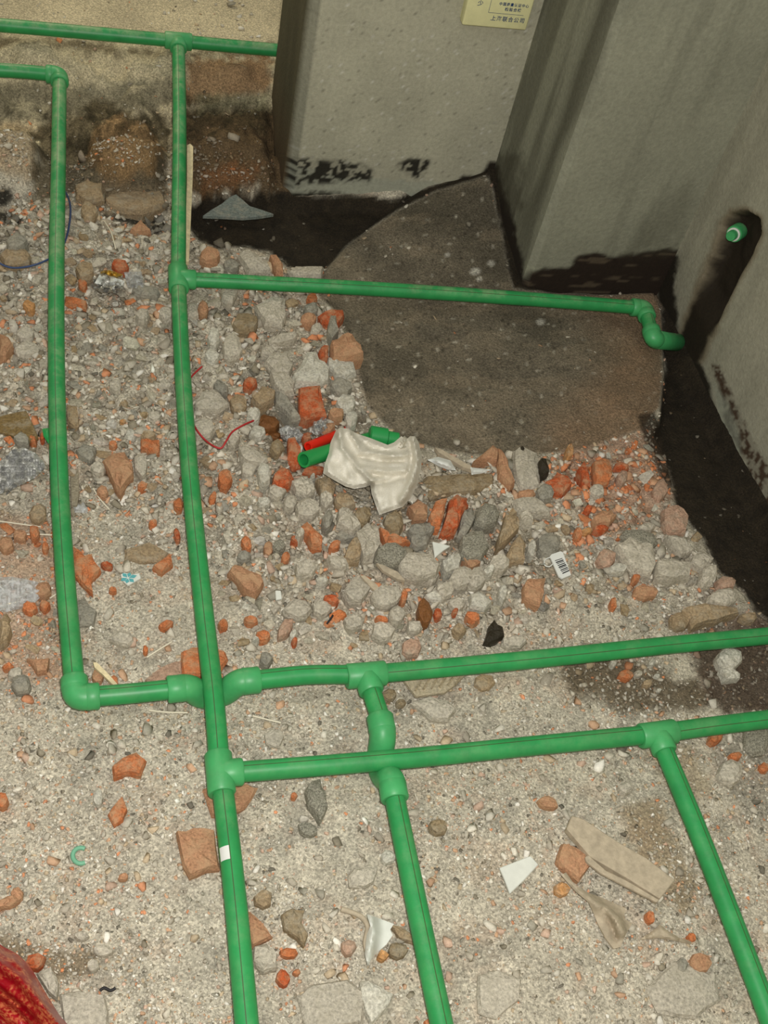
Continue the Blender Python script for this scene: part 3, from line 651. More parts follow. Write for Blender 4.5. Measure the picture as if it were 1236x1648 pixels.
# ---- pieces traced one by one: (colour code, outline or centre/size, height, label)
for code, shp, h_, lab in [
 # rubble right of the long pipe, upper half
 ('O', (395, 521, 46, 32, 0), .026, 'brown rounded cobble among pale rubble, below the upper cross pipe'),
 ('P', [(410, 495), (436, 480), (460, 482), (461, 512), (455, 526), (426, 521)], .03, 'pale leaning triangular concrete slab right beside the brown rounded cobble'),
 ('R', [(511, 509), (533, 499), (552, 501), (555, 509), (545, 524), (518, 519)], .022, 'orange-red brick shard at the rubble edge with a grey chip on it'),
 ('G', [(531, 512), (540, 510), (545, 536), (533, 552), (526, 538)], .034, 'narrow upright pale grey chip leaning on the orange-red brick shard'),
 ('N', [(531, 555), (550, 541), (567, 543), (582, 560), (585, 575), (555, 581), (534, 580)], .04, 'dusty tan brick wedge jutting over the smooth mortar, rightmost in the upper rubble'),
 ('R', [(511, 570), (521, 558), (529, 560), (527, 580), (514, 580)], .03, 'small orange brick bit tucked left of the dusty tan brick wedge'),
 ('W', [(470, 606), (492, 569), (509, 570), (514, 582), (531, 597), (529, 614), (509, 621), (474, 620)], .036, 'large whitish pyramid-shaped stone above the glossy red brick'),
 ('W', [(527, 577), (543, 581), (569, 587), (574, 601), (555, 609), (540, 605), (526, 592)], .026, 'smooth white curved stone under the dusty tan brick wedge'),
 ('R', [(481, 626), (516, 622), (526, 669), (494, 672), (481, 668)], .034, 'glossy deep red squarish brick block in the middle of the pit'),
 ('G', [(441, 628), (458, 633), (484, 674), (470, 677), (443, 652)], .03, 'long grey stone lying diagonally left of the glossy red brick'),
 ('T', [(404, 643), (421, 623), (443, 633), (441, 645), (417, 656)], .028, 'tan wedge chunk with a pale top, left of the long diagonal grey stone'),
 ('P', [(312, 652), (324, 633), (344, 629), (361, 645), (370, 652), (353, 662), (315, 663)], .026, 'wide pale concrete chunk touching the long middle pipe above the red wire'),
 ('W', (344, 543, 20, 29, 10), .022, 'upper of two small white oval stones right of the long pipe'),
 ('W', (341, 574, 24, 20, 25), .02, 'lower of two small white oval stones right of the long pipe'),
 ('P', (374, 560, 32, 44, 5), .026, 'tall pale oval chunk under the brown rounded cobble'),
 ('W', (409, 668, 23, 20, 0), .03, 'small pale pebble at the upper end of the red wire'),
 ('P', [(424, 585), (440, 568), (462, 572), (472, 590), (466, 606), (440, 602)], .03, 'pale block left of the whitish pyramid-shaped stone'),
 ('P', [(434, 602), (456, 598), (474, 618), (474, 634), (458, 637), (440, 622)], .03, 'pale chunk pointing down, just above the long diagonal grey stone'),
 ('R', (402, 618, 24, 20, 0), .024, 'orange brick bit in the left rim of the pit'),
 ('W', (557, 650, 34, 28, 0), .026, 'lumpy white quartz stone above the white sack'),
 ('W', (565, 675, 22, 30, 0), .028, 'small upright white lump touching the top of the white sack'),
 ('G', (550, 622, 38, 26, 15), .022, 'greyish pale lump between the white curved stone and the quartz'),
 ('N', (541, 667, 26, 18, 0), .024, 'small tan brick nub between red brick and white quartz'),
 ('N', (327, 497, 18, 24, 0), .022, 'small orange-tan brick nub beside the pipe, under the upper cross pipe'),
 ('P', (311, 502, 24, 28, 0), .02, 'pale chunk against the pipe under the upper tee'),
 ('P', (370, 470, 30, 40, 20), .024, 'pale upright chunk just beneath the upper cross pipe, nearest the tee'),
 ('N', (338, 412, 34, 26, 0), .028, 'rounded brick lump with grey face on the trench rim, right of the wooden stick'),
 ('G', (372, 428, 26, 18, 0), .022, 'grey flat chip on the trench rim above the upper cross pipe'),
 ('P', [(382, 412), (400, 406), (428, 420), (436, 438), (400, 440)], .03, 'pale jagged crust on the trench rim above the upper cross pipe'),
 ('N', [(433, 414), (444, 410), (456, 430), (456, 442), (444, 440), (436, 422)], .03, 'bent orange-brown brick sliver at the trench rim above the pipe'),
 ('N', (496, 514, 26, 20, 0), .024, 'pinkish brick lump left of the orange-red shard'),
 ('B', (502, 481, 18, 16, 0), .018, 'tiny orange brick crumb right under the upper cross pipe'),
 ('P', [(464, 440), (474, 430), (494, 432), (522, 430), (518, 446), (470, 446)], .022, 'crumbly whitish ridge where the trench meets the mortar, above the pipe'),
 ('P', (455, 546, 54, 15, -12), .02, 'long thin pale stick-like stone above the pale block'),
 ('G', (501, 497, 24, 20, 0), .022, 'grey quartz lump over the pinkish brick lump'),
 ('P', (510, 530, 22, 16, -20), .02, 'small white chip left of the narrow upright chip'),
 ('P', (430, 567, 26, 16, 0), .022, 'small whitish cap stone in front of the pale block'),
 ('G', (356, 625, 30, 20, 35), .022, 'dark grey slanting slab over the wide pale chunk'),
 ('T', (384, 650, 30, 28, 30), .022, 'tan flat chunk right of the wide pale chunk'),
 ('P', (326, 690, 40, 34, 0), .022, 'pale flat chunk inside the bend of the red wire'),
 # pit and its rim
 ('W', (414, 697, 26, 24, 20), .026, 'pale rounded stone below the upper end of the red wire'),
 ('P', (376, 705, 22, 24, 0), .024, 'pale round stone inside the red wire bend'),
 ('P', [(383, 722), (398, 718), (420, 730), (432, 742), (424, 748), (398, 744), (386, 736)], .024, 'pale flat wedge stone left of the pit, pointing right'),
 ('W', (425, 764, 24, 37, -8), .03, 'upright white oval stone left of the round orange brick'),
 ('R', (455, 771, 36, 34, 0), .03, 'round orange brick lump below the cut pipe ends'),
 ('R', [(463, 706), (474, 704), (484, 722), (484, 752), (470, 756), (461, 742)], .022, 'upright red brick piece left of the cut pipe ends'),
 ('Q', (431, 682, 38, 26, 0), .024, 'wet brown stone above the glossy film in the pit'),
 ('Q', (436, 700, 32, 18, 10), .015, 'wet brown flat stone lying under the wet brown stone in the pit'),
 ('O', (446, 723, 24, 26, 10), .026, 'olive rounded stone left of the upright red brick piece'),
 ('R', (505, 757, 38, 14, -8), .012, 'dark red brick sliver directly under the cut green pipe end'),
 ('N', (528, 690, 26, 16, -30), .02, 'brick piece just above the red conduit'),
 ('R', (494, 703, 18, 14, 0), .014, 'dark red brick crumb between crumpled film and red conduit'),
 ('B', (362, 771, 24, 31, 0), .024, 'orange brick chunk right of the long pipe, level with the sack'),
 ('B', (342, 803, 12, 22, 15), .018, 'small orange brick sliver close to the long pipe below the orange chunk'),
 ('P', (400, 755, 26, 26, 0), .022, 'pale rounded chunk left of the upright white oval stone'),
 ('P', [(466, 778), (484, 770), (500, 772), (508, 792), (494, 800), (476, 794)], .028, 'pale angular stone below the round orange brick'),
 ('W', (503, 770, 9, 7, 0), .03, 'tiny white pebble left of the white sack'),
 ('T', [(508, 772), (530, 768), (541, 784), (536, 806), (516, 800)], .026, 'tan-grey block with a lit edge, left under the white sack'),
 ('P', (494, 820, 40, 34, 15), .03, 'pale pink-grey rounded chunk above the orange brick heap'),
 ('P', (467, 810, 24, 26, 20), .026, 'pale tilted chunk right of the small white oval stone'),
 ('W', (425, 809, 23, 15, 0), .024, 'small clean white oval stone left of the pale tilted chunk'),
 ('P', (446, 792, 30, 24, 0), .022, 'grey-white stone above the small clean white oval stone'),
 ('P', (526, 802, 22, 26, 0), .026, 'upright pale stone left of the tan shoulder stone'),
 ('T', (555, 806, 38, 26, 20), .02, 'tan shoulder stone in the shade under the sack'),
 ('P', [(543, 825), (555, 817), (566, 828), (581, 849), (567, 859), (541, 847)], .038, 'pale angular triangular stone standing below the white sack'),
 ('O', (584, 832, 28, 30, 10), .034, 'olive faceted stone right of the pale triangular stone'),
 ('G', (527, 838, 18, 32, 5), .028, 'small upright grey-green stone left of the pale triangular stone'),
 ('G', (557, 862, 34, 18, 0), .02, 'grey stone tucked under the pale triangular stone'),
 ('B', [(477, 854), (492, 841), (506, 856), (520, 868), (518, 883), (501, 881), (494, 864)], .03, 'curved orange brick piece in the middle of the rubble, below the pit'),
 ('P', (482, 860, 15, 15, 0), .034, 'small pale pebble lying against the curved orange brick piece'),
 ('R', (475, 870, 16, 10, 20), .02, 'small red brick chip left of the curved orange brick piece'),
 ('B', (397, 876, 15, 24, -30), .02, 'slanting orange brick sliver above the brick half'),
 ('B', (460, 898, 15, 17, 0), .02, 'small orange brick cube below the curved orange piece'),
 ('B', (539, 879, 20, 13, -20), .022, 'small orange brick bit right of the curved orange piece'),
 ('N', (432, 884, 16, 26, 0), .016, 'pale orange brick bit with a white core left of the small cube'),
 ('T', [(552, 902), (560, 880), (571, 866), (585, 872), (579, 902), (562, 908)], .036, 'tall tan block left of the dark coarse rock'),
 ('P', [(570, 862), (590, 845), (608, 852), (612, 880), (602, 900), (584, 902)], .04, 'big grey-white angular rock right of the tall tan block'),
 ('N', [(366, 922), (375, 910), (400, 920), (421, 929), (426, 939), (412, 960), (392, 951)], .026, 'broken orange brick half lying alone right of the long pipe'),
 ('G', (393, 896, 24, 18, 0), .018, 'dull grey pebble above the broken orange brick half'),
 ('D', (449, 879, 22, 20, 0), .018, 'dark grey pebble left of the curved orange piece'),
 # heap right of the sack
 ('D', (628, 894, 54, 36, 5), .034, 'dark coarse rock in the heap below the sack'),
 ('B', [(608, 851), (620, 861), (652, 868), (662, 873), (645, 880), (620, 878)], .026, 'orange brick strip along the top of the dark coarse rock'),
 ('P', [(640, 910), (648, 898), (662, 890), (696, 896), (710, 912), (703, 926), (671, 933), (647, 924)], .03, 'large smooth pale slab stone below the brick heap'),
 ('G', (676, 870, 34, 28, 0), .03, 'pale grey stone between orange brick and the white triangular shard'),
 ('W', [(710, 907), (720, 896), (738, 892), (742, 902), (737, 919), (715, 929)], .032, 'bright white angular stone right of the smooth pale slab stone'),
 ('D', (762, 880, 54, 50, 0), .03, 'round rough conglomerate rock in the right part of the heap'),
 ('N', [(744, 900), (775, 900), (773, 908), (757, 918), (750, 908)], .022, 'brown jagged chip beneath the rough conglomerate rock'),
 ('D', (783, 832, 44, 40, 0), .034, 'grey gravelly round rock above the tan triangular stones'),
 ('O', [(676, 779), (685, 768), (739, 764), (795, 764), (798, 781), (764, 793), (725, 796), (693, 804)], .02, 'long flat olive-tan slab right of the white sack'),
 ('R', [(722, 806), (734, 799), (752, 804), (754, 816), (742, 834), (734, 856), (715, 861), (709, 856), (717, 830)], .038, 'large orange brick ridge standing in the heap below the flat slab'),
 ('B', [(690, 832), (700, 808), (720, 803), (715, 830), (708, 851), (693, 846)], .03, 'orange brick block left against the large brick ridge'),
 ('N', [(656, 817), (671, 805), (688, 817), (688, 834), (666, 834)], .03, 'dusty brown-orange brick corner under the sack tip'),
 ('O', (633, 842, 34, 34, 10), .034, 'olive rounded stone below the sack tip'),
 ('G', (676, 854, 46, 22, -5), .028, 'dull grey slab stone under the orange brick block'),
 ('G', [(742, 824), (760, 820), (764, 838), (746, 868), (736, 862)], .034, 'long grey stone right of the large brick ridge'),
 ('T', [(800, 883), (804, 858), (812, 830), (834, 832), (836, 851), (815, 874)], .034, 'upper pale tan leaf-shaped stone of the pair above the barcode tag'),
 ('T', [(812, 898), (824, 874), (836, 859), (846, 878), (844, 905), (815, 905)], .03, 'lower brownish triangular stone of the pair left of the barcode tag'),
 ('P', [(832, 829), (842, 824), (856, 831), (857, 845), (836, 843)], .036, 'pale fan-shaped chip touching the leaf-shaped stone'),
 ('N', [(759, 747), (793, 717), (802, 724), (800, 745), (783, 742)], .026, 'orange-brown pointed brick shard at the mortar edge'),
 ('N', [(800, 722), (810, 733), (819, 759), (829, 781), (822, 786), (802, 766), (800, 745)], .03, 'orange-tan slab running down from the pointed brick shard'),
 ('P', [(826, 724), (842, 718), (864, 730), (872, 762), (868, 786), (840, 792), (828, 770)], .026, 'big crumbly pale concrete block at the mortar edge'),
 ('X', (838, 728, 11, 12, 0), .034, 'tiny black pebble on top of the big crumbly pale block'),
 ('X', (874, 755, 19, 34, -10), .034, 'smooth dark olive stone right of the big crumbly pale block'),
 ('R', [(876, 778), (895, 764), (914, 768), (920, 782), (906, 796), (888, 792)], .026, 'dull red brick lump right of the dark olive stone'),
 ('G', (876, 794, 30, 30, 0), .026, 'grey faceted stone left under the dull red brick lump'),
 ('N', (847, 797, 32, 15, 0), .024, 'pinkish brick chip below the big crumbly pale block'),
 ('B', [(954, 744), (966, 741), (980, 742), (986, 761), (980, 778), (958, 779)], .028, 'square orange brick block amid the red rubble by the mortar'),
 ('R', [(929, 756), (938, 744), (946, 766), (950, 783), (936, 778)], .028, 'thin orange-red brick spike left of the square orange block'),
 ('Y', (916, 728, 14, 24, 10), .028, 'yellow-orange flake standing at the mortar edge'),
 ('R', (1000, 752, 26, 13, 10), .022, 'red brick strip over the square pinkish chip'),
 ('K', (1001, 769, 19, 24, 0), .024, 'square pinkish-grey chip right of the square orange block'),
 ('P', (960, 791, 26, 24, 0), .022, 'pale block below the square orange brick block'),
 ('N', [(953, 836), (967, 823), (984, 824), (992, 833), (980, 846), (958, 847)], .028, 'brown six-sided brick lump right of the tan slivers'),
 ('R', (967, 851, 26, 11, 0), .018, 'red underside chip beneath the brown six-sided brick lump'),
 ('B', (930, 860, 13, 22, -10), .022, 'upright orange brick bit left of the small tan sliver'),
 ('Y', (944, 856, 19, 9, 0), .022, 'small tan sliver beside the upright orange brick bit'),
 ('R', (946, 821, 13, 12, 0), .022, 'tiny red brick crumb above the tan slivers'),
 ('P', [(824, 806), (858, 802), (872, 810), (886, 822), (885, 828), (836, 827)], .026, 'long pale pointed slab right of the gravelly round rock'),
 ('W', (855, 884, 15, 30, 5), .026, 'narrow white upright chip left of the barcode tag'),
 ('G', (882, 878, 42, 40, 0), .026, 'dull grey slab directly behind the barcode tag'),
 ('P', [(989, 880), (1009, 867), (1030, 874), (1050, 880), (1054, 911), (1048, 928), (1020, 922), (1004, 906)], .034, 'largest pale flat rock, right of centre below the red rubble'),
 ('D', (1030, 866, 64, 24, 15), .022, 'dark grey crust above the largest pale flat rock'),
 ('K', (975, 899, 32, 28, 20), .022, 'pinkish angular chunk left of the largest pale flat rock'),
 ('W', (994, 916, 30, 14, 0), .026, 'white-topped chip at the lower left of the largest pale rock'),
 ('B', (1023, 931, 14, 11, 0), .02, 'bright orange brick crumb under the largest pale flat rock'),
 ('N', (1038, 953, 44, 22, 5), .016, 'flat brown brick slice below the bright orange crumb'),
 ('B', (987, 972, 11, 22, 0), .018, 'small orange brick peg left of the flat brown brick slice'),
 ('P', [(1055, 905), (1080, 900), (1110, 908), (1112, 930), (1082, 934), (1055, 928)], .034, 'long pale slab bar at the brink of the black trench'),
 ('P', (1128, 905, 38, 26, 0), .036, 'pale lump overhanging the black trench, upper of two'),
 ('P', (1139, 926, 28, 36, 10), .034, 'pale upright lump overhanging the black trench, lower of two'),
 ('K', (1167, 941, 34, 24, 0), .03, 'pinkish stone at the tip of the rubble by the trench'),
 ('P', (1164, 962, 50, 28, 0), .034, 'pale broad stone under the pinkish tip stone'),
 ('T', [(1099, 981), (1112, 976), (1150, 976), (1188, 980), (1190, 988), (1154, 1001), (1116, 1009)], .03, 'long tan bar of mortar just above the upper right pipe'),
 ('T', (1094, 1000, 32, 28, 20), .022, 'short tan chunk left of the long tan bar of mortar'),
 ('T', (1204, 994, 32, 14, 5), .022, 'small tan pebble between trench and upper right pipe'),
 ('K', [(1066, 820), (1090, 812), (1108, 832), (1104, 858), (1080, 858), (1066, 842)], .028, 'big pinkish mortar lump on the trench brink below the mortar patch'),
 ('K', (1062, 790, 24, 36, 10), .024, 'pink-grey upright chunk on the trench brink, above the big pinkish lump'),
 ('P', (1040, 850, 30, 14, 0), .024, 'pale curved chip left of the big pinkish lump'),
 ('P', [(1072, 862), (1100, 868), (1114, 890), (1096, 896), (1078, 880)], .026, 'pale sloping chunk between the big pinkish lump and slab bar'),
 ('N', [(842, 942), (849, 931), (878, 932), (875, 957), (869, 975), (842, 964)], .024, 'brown square brick piece below the barcode tag'),
 ('W', [(755, 958), (768, 954), (792, 970), (780, 982), (756, 978)], .024, 'white pointed stone left of the upright white oval by the brown brick'),
 ('W', (809, 955, 16, 29, 0), .024, 'upright white oval left of the brown square brick piece'),
 ('P', (742, 931, 44, 34, 0), .03, 'pale chunk under the bright white angular stone'),
 ('P', (766, 932, 30, 38, 10), .028, 'pale upright chunk right of the pale one under the white stone'),
 ('P', (803, 908, 36, 26, -20), .028, 'pale rough chunk between conglomerate rock and brownish triangle'),
 ('W', (786, 920, 24, 14, -40), .03, 'white slanting chip right of the pale upright chunk'),
 ('P', [(550, 954), (569, 932), (586, 935), (598, 947), (581, 971), (564, 971)], .032, 'large dusty pale block left in the lower heap'),
 ('P', [(526, 898), (550, 896), (562, 913), (550, 918), (530, 910)], .028, 'pale leaf-shaped stone above the large dusty pale block'),
 ('P', (492, 915, 36, 30, 0), .024, 'pale rough lump left of the pale leaf-shaped stone'),
 ('P', (518, 979, 34, 28, 0), .022, 'pale lump below the small deep orange brick'),
 ('P', (478, 982, 48, 30, 0), .024, 'wide pale lump above the pinkish elongated chunk'),
 ('K', (459, 1012, 20, 36, 40), .024, 'pinkish elongated chunk above the lower left cross pipe'),
 ('W', (518, 936, 22, 11, 0), .024, 'small white flat chip left of the large dusty pale block'),
 ('R', (533, 966, 26, 14, 10), .024, 'small deep orange brick below the large dusty pale block'),
 ('B', (404, 999, 24, 13, 10), .02, 'flat orange brick chip above the dark-edged orange one, right of the pipe'),
 ('B', (423, 1024, 24, 20, 10), .022, 'orange brick chip with a white pebble beside it, above the cross pipe'),
 ('W', (411, 1031, 12, 8, 0), .024, 'tiny white pebble beside the orange brick chip above the cross pipe'),
 ('B', (359, 1005, 18, 15, 0), .02, 'small orange brick crumb touching the right side of the long pipe'),
 ('R', (474, 1033, 9, 14, 0), .018, 'tiny red brick grain right of the pinkish elongated chunk'),
 ('W', (472, 1022, 12, 18, 30), .02, 'small white chip right of the pinkish elongated chunk'),
 ('G', (428, 1061, 22, 24, 10), .022, 'grey stone touching the cross pipe from above'),
 ('P', (616, 1015, 42, 32, 0), .022, 'pale mound stone left above the lower middle tee'),
 ('P', (621, 960, 50, 36, 0), .024, 'pale lumpy rock right of the large dusty pale block'),
 ('P', (638, 990, 28, 28, 0), .024, 'pale round stone right of the thin orange sliver'),
 ('B', (614, 997, 22, 9, 20), .022, 'thin orange sliver on the pale mound above the tee'),
 ('P', (667, 1010, 26, 22, 0), .022, 'pale stone left of the glossy brown pebble'),
 ('Q', (684, 986, 24, 46, -8), .024, 'glossy brown wet pebble standing above the upper right pipe'),
 ('R', (704, 989, 15, 18, 0), .02, 'small orange brick bit right of the glossy brown pebble'),
 ('K', (663, 1043, 34, 28, 0), .02, 'round pinkish stone just above the lower middle tee'),
 ('X', [(778, 1034), (786, 1008), (794, 999), (808, 1012), (812, 1024), (784, 1038)], .02, 'black damp clod just above the upper right pipe'),
 ('P', (828, 1033, 42, 20, 0), .02, 'pale flat stone right of the black damp clod'),
 ('B', (760, 994, 26, 16, 25), .02, 'orange brick flake left above the black damp clod'),
 ('R', (732, 985, 10, 10, 0), .02, 'tiny bright red brick dot between pebble and flake'),
 ('T', (739, 1014, 24, 18, 0), .02, 'tan pebble left of the black damp clod'),
 ('W', (700, 960, 34, 18, 0), .022, 'pale flattish stone above the glossy brown pebble'),
 ('P', (716, 950, 32, 26, 0), .024, 'pale grey stone under the large smooth slab stone'),
 ('P', (735, 972, 28, 24, 0), .022, 'rounded grey-white stone left of the white pointed stone'),
 ('P', (570, 1000, 34, 26, 0), .02, 'pale knob stone left of the pale mound stone'),
 ('P', (694, 928, 22, 24, 0), .026, 'small whitish stone right under the smooth pale slab stone'),
 ('B', (650, 960, 12, 24, 10), .02, 'small upright orange brick sliver beside the pale lumpy rock'),
 # left field
 ('N', [(164, 743), (180, 733), (201, 730), (214, 750), (216, 767), (194, 794), (184, 782), (175, 763)], .03, 'large dusty triangular brick piece between the left and the long pipe'),
 ('B', [(226, 709), (240, 711), (257, 712), (257, 729), (252, 732), (226, 721)], .028, 'orange brick block with layered edge right above the large triangular piece'),
 ('T', (239, 701, 24, 13, 0), .02, 'tan chip behind the orange block with layered edge'),
 ('B', (182, 716, 14, 12, 0), .016, 'small orange brick cube above the large triangular piece'),
 ('T', [(107, 652), (124, 655), (127, 684), (120, 690), (108, 678)], .018, 'tan flat piece touching the right side of the left pipe'),
 ('G', [(122, 726), (134, 716), (156, 724), (152, 738), (144, 744), (126, 736)], .022, 'grey smooth slab stone left of the large triangular brick'),
 ('P', (158, 755, 24, 22, 0), .022, 'pale round stone left against the large triangular brick'),
 ('P', (227, 750, 23, 44, -6), .022, 'pale upright oval stone right of the large triangular brick'),
 ('N', (165, 791, 19, 18, 0), .018, 'dusty brick nub below left of the large triangular brick'),
 ('B', (229, 782, 18, 11, 0), .016, 'small orange chip below right of the large triangular brick'),
 ('P', (186, 623, 22, 22, 0), .022, 'pale cube-like stone in the upper middle between both pipes'),
 ('P', (248, 671, 22, 16, 0), .02, 'whitish oval pebble left of the long pipe, near the layered block'),
 ('P', (265, 621, 28, 12, 0), .018, 'pale low stone touching the long pipe from the left'),
 ('Y', (198, 679, 12, 7, 10), .012, 'tiny yellow chip between the two long pipes'),
 ('B', (53, 708, 15, 15, 0), .02, 'small orange brick cube at the end of the brown flat board'),
 ('R', (68, 704, 8, 13, 0), .018, 'narrow orange brick chip left of the left pipe by the green scrap'),
 ('G', (35, 708, 25, 19, 0), .022, 'grey-green rounded stone above the crumpled film'),
 ('B', (287, 812, 17, 19, 0), .02, 'orange brick cube touching the left side of the long pipe'),
 ('B', (246, 843, 15, 11, -20), .016, 'small orange chip left of the long pipe, below the cube'),
 ('R', (285, 861, 11, 21, -15), .016, 'narrow orange brick peg standing left of the long pipe'),
 ('N', (32, 862, 24, 18, 0), .018, 'dusty brick chunk at the left under the straw bristles'),
 ('B', (56, 858, 17, 24, -10), .02, 'orange brick chunk left of the left pipe, right of the dusty one'),
 ('N', (10, 876, 26, 24, 0), .02, 'brick lump at the left picture edge beneath the film bag'),
 ('B', (73, 881, 12, 14, 0), .018, 'small orange crumb left beside the left pipe'),
 ('T', (62, 826, 30, 28, -30), .02, 'tan-brown chunk left of the left pipe above the bristles'),
 ('B', [(114, 877), (136, 896), (148, 891), (155, 908), (163, 918), (146, 937), (150, 957), (131, 940), (114, 920)], .022, 'large bright orange brick slab touching the left pipe on its right'),
 ('B', [(245, 913), (267, 898), (274, 891), (279, 908), (260, 923)], .018, 'lone orange brick piece left of the long pipe, beside the pale crust'),
 ('G', [(120, 968), (136, 962), (156, 985), (152, 1006), (128, 1008), (118, 990)], .014, 'blue-grey speckled slab right of the left pipe'),
 ('B', (181, 950, 13, 9, 0), .014, 'tiny orange chip below the teal painted shard'),
 ('R', (172, 910, 20, 10, 10), .016, 'small red brick strip right of the large orange slab'),
 ('B', (267, 1006, 26, 14, -15), .016, 'orange brick chip with a waist left of the long pipe'),
 ('B', (234, 1046, 9, 13, 0), .014, 'tiny upright orange chip above the lower left pipe'),
 ('T', [(0, 1000), (14, 998), (19, 1014), (12, 1032), (0, 1042)], .03, 'pale tan rounded stone at the left picture edge'),
 ('N', (69, 950, 30, 26, -20), .02, 'brown dusty brick chunk left of the left pipe, under the bristles'),
 ('B', (47, 978, 26, 20, 0), .018, 'orange brick fragment left below the bristles'),
 ('B', (72, 975, 18, 16, 0), .018, 'orange crumb beside the fragment below the bristles'),
 ('N', [(42, 1060), (62, 1064), (80, 1060), (76, 1082), (60, 1084)], .018, 'flat brown brick slice left of the corner elbow'),
 ('G', (34, 1102, 36, 30, 0), .02, 'grey stone left of the corner elbow'),
 ('B', (13, 1074, 20, 11, -5), .016, 'orange strip at the left picture edge level with the elbow'),
 ('P', (25, 1084, 28, 18, -20), .018, 'pale chip over the grey stone left of the elbow'),
 ('B', (184, 1097, 13, 18, -20), .018, 'orange brick chip at the end of the wooden splinter'),
 ('N', (158, 1088, 20, 24, 20), .016, 'dusty orange chip under the wooden splinter'),
 ('P', (196, 1028, 42, 24, 10), .02, 'pale buried rock with a dark rim above the lower left pipe'),
 ('T', [(200, 884), (240, 872), (272, 890), (262, 905), (225, 905), (200, 900)], .012, 'pale flat crust left of the lone orange brick piece'),
 ('B', [(292, 1050), (308, 1043), (345, 1042), (363, 1050), (367, 1062), (354, 1087), (293, 1087)], .02, 'large orange brick piece beneath the pipe crossing'),
 ('K', [(233, 1094), (256, 1076), (284, 1064), (292, 1066), (296, 1096), (262, 1106)], .012, 'pale pinkish flat tile chip left of the large orange brick'),
 ('N', [(326, 1270), (345, 1258), (400, 1262), (415, 1268), (395, 1300), (378, 1308), (340, 1314)], .014, 'dusty flat brick lying under the lower left tee'),
 ('N', [(283, 1338), (310, 1333), (346, 1335), (354, 1398), (330, 1402), (305, 1413), (294, 1393)], .024, 'large square brick half left of the long pipe, lowest big brick'),
 ('B', [(180, 1233), (196, 1222), (220, 1212), (236, 1225), (227, 1248), (208, 1244), (182, 1252)], .022, 'rough orange brick piece standing alone left of the lower left tee'),
 ('B', [(173, 1311), (184, 1296), (197, 1281), (205, 1303), (198, 1322), (184, 1330)], .014, 'loose pair-shaped orange brick chip above the green ring'),
 ('W', (158, 1284, 17, 29, 0), .016, 'whitish upright stone left above the orange chip'),
 ('T', [(408, 1444), (420, 1433), (438, 1437), (436, 1456), (424, 1462), (410, 1455)], .02, 'smooth tan pebble right of the long pipe near the bottom'),
 ('N', [(396, 1463), (421, 1486), (439, 1508), (406, 1525), (396, 1500)], .018, 'terracotta triangular shard touching the long pipe near the bottom'),
 ('P', [(408, 1524), (430, 1518), (446, 1535), (446, 1560), (424, 1566), (406, 1548)], .022, 'pale rock under the terracotta triangular shard'),
 ('R', (456, 1574, 23, 30, -25), .016, 'deep red oval brick pebble near the bottom'),
 ('B', (465, 1534, 32, 18, 0), .014, 'orange brick chip above the deep red oval pebble'),
 ('B', (477, 1565, 14, 11, 0), .012, 'tiny orange chip right of the deep red oval pebble'),
 ('O', [(452, 1472), (470, 1462), (490, 1466), (486, 1486), (496, 1506), (490, 1524), (478, 1510), (456, 1494)], .018, 'brown S-shaped stone right of the terracotta shard'),
 ('P', (584, 1411, 52, 36, -25), .016, 'pale flat stone between the two lower middle pipes'),
 ('P', [(478, 1602), (500, 1584), (560, 1576), (590, 1600), (584, 1648), (490, 1660)], .014, 'broad pale slab stone at the bottom edge, centre'),
 ('W', [(579, 1579), (590, 1577), (612, 1588), (634, 1601), (623, 1627), (597, 1650), (579, 1605)], .02, 'cream triangular rock at the bottom edge left of the branch pipe'),
 ('Y', (616, 1538, 18, 17, 0), .02, 'yellow-tan pebble right of the curved white ceramic shard'),
 ('D', [(491, 1272), (500, 1258), (515, 1255), (525, 1277), (528, 1300), (515, 1326), (505, 1308), (495, 1296)], .026, 'dark grey coarse rock below the lower cross pipe'),
 ('D', (496, 1335, 34, 22, 25), .014, 'small dark coarse rock just below the dark grey coarse rock'),
 ('O', (705, 1331, 32, 24, 5), .018, 'brown oval stone right of the branch pipe'),
 ('T', [(627, 1489), (645, 1492), (665, 1506), (668, 1519), (642, 1511)], .014, 'thin tan board scrap between ceramic shard and branch pipe'),
 ('W', (625, 1379, 28, 25, 0), .014, 'pale cube stone touching the branch pipe'),
 ('O', (640, 1530, 34, 30, 0), .016, 'brown stone between yellow-tan pebble and branch pipe'),
 ('B', (690, 1647, 16, 14, 0), .016, 'bright orange chip on the bottom edge beside the branch pipe'),
 ('K', (561, 1525, 26, 28, 0), .014, 'pinkish chip left of the curved white ceramic shard'),
 ('B', (473, 1281, 11, 11, 0), .012, 'tiny orange dot left of the dark grey coarse rock'),
 ('N', (882, 1292, 34, 20, 15), .014, 'orange-tan brick flake above the large dusty board'),
 ('N', [(904, 1357), (925, 1362), (947, 1374), (951, 1393), (932, 1419), (910, 1402), (895, 1385)], .02, 'dusty brick piece half under the large board'),
 ('B', (1046, 1476, 15, 21, -20), .014, 'small orange brick chip right of the lower curled shard'),
 ('B', (1113, 1509, 13, 17, -20), .012, 'small orange chip at the end of the thin curled scrap'),
 ('N', (1128, 1549, 38, 34, 0), .012, 'half-buried pink brick near the right branch pipe'),
 ('Y', (905, 1431, 26, 24, 0), .016, 'tan knobbly stone at the upper end of the lower curled shard'),
 ('P', [(1040, 1590), (1085, 1545), (1150, 1570), (1160, 1610), (1120, 1640), (1060, 1630)], .012, 'broad pale stone left of the right branch pipe bottom'),
 ('P', [(770, 1570), (800, 1560), (840, 1575), (836, 1610), (800, 1640), (770, 1630)], .014, 'broad pale rock at the bottom right of the branch pipe'),
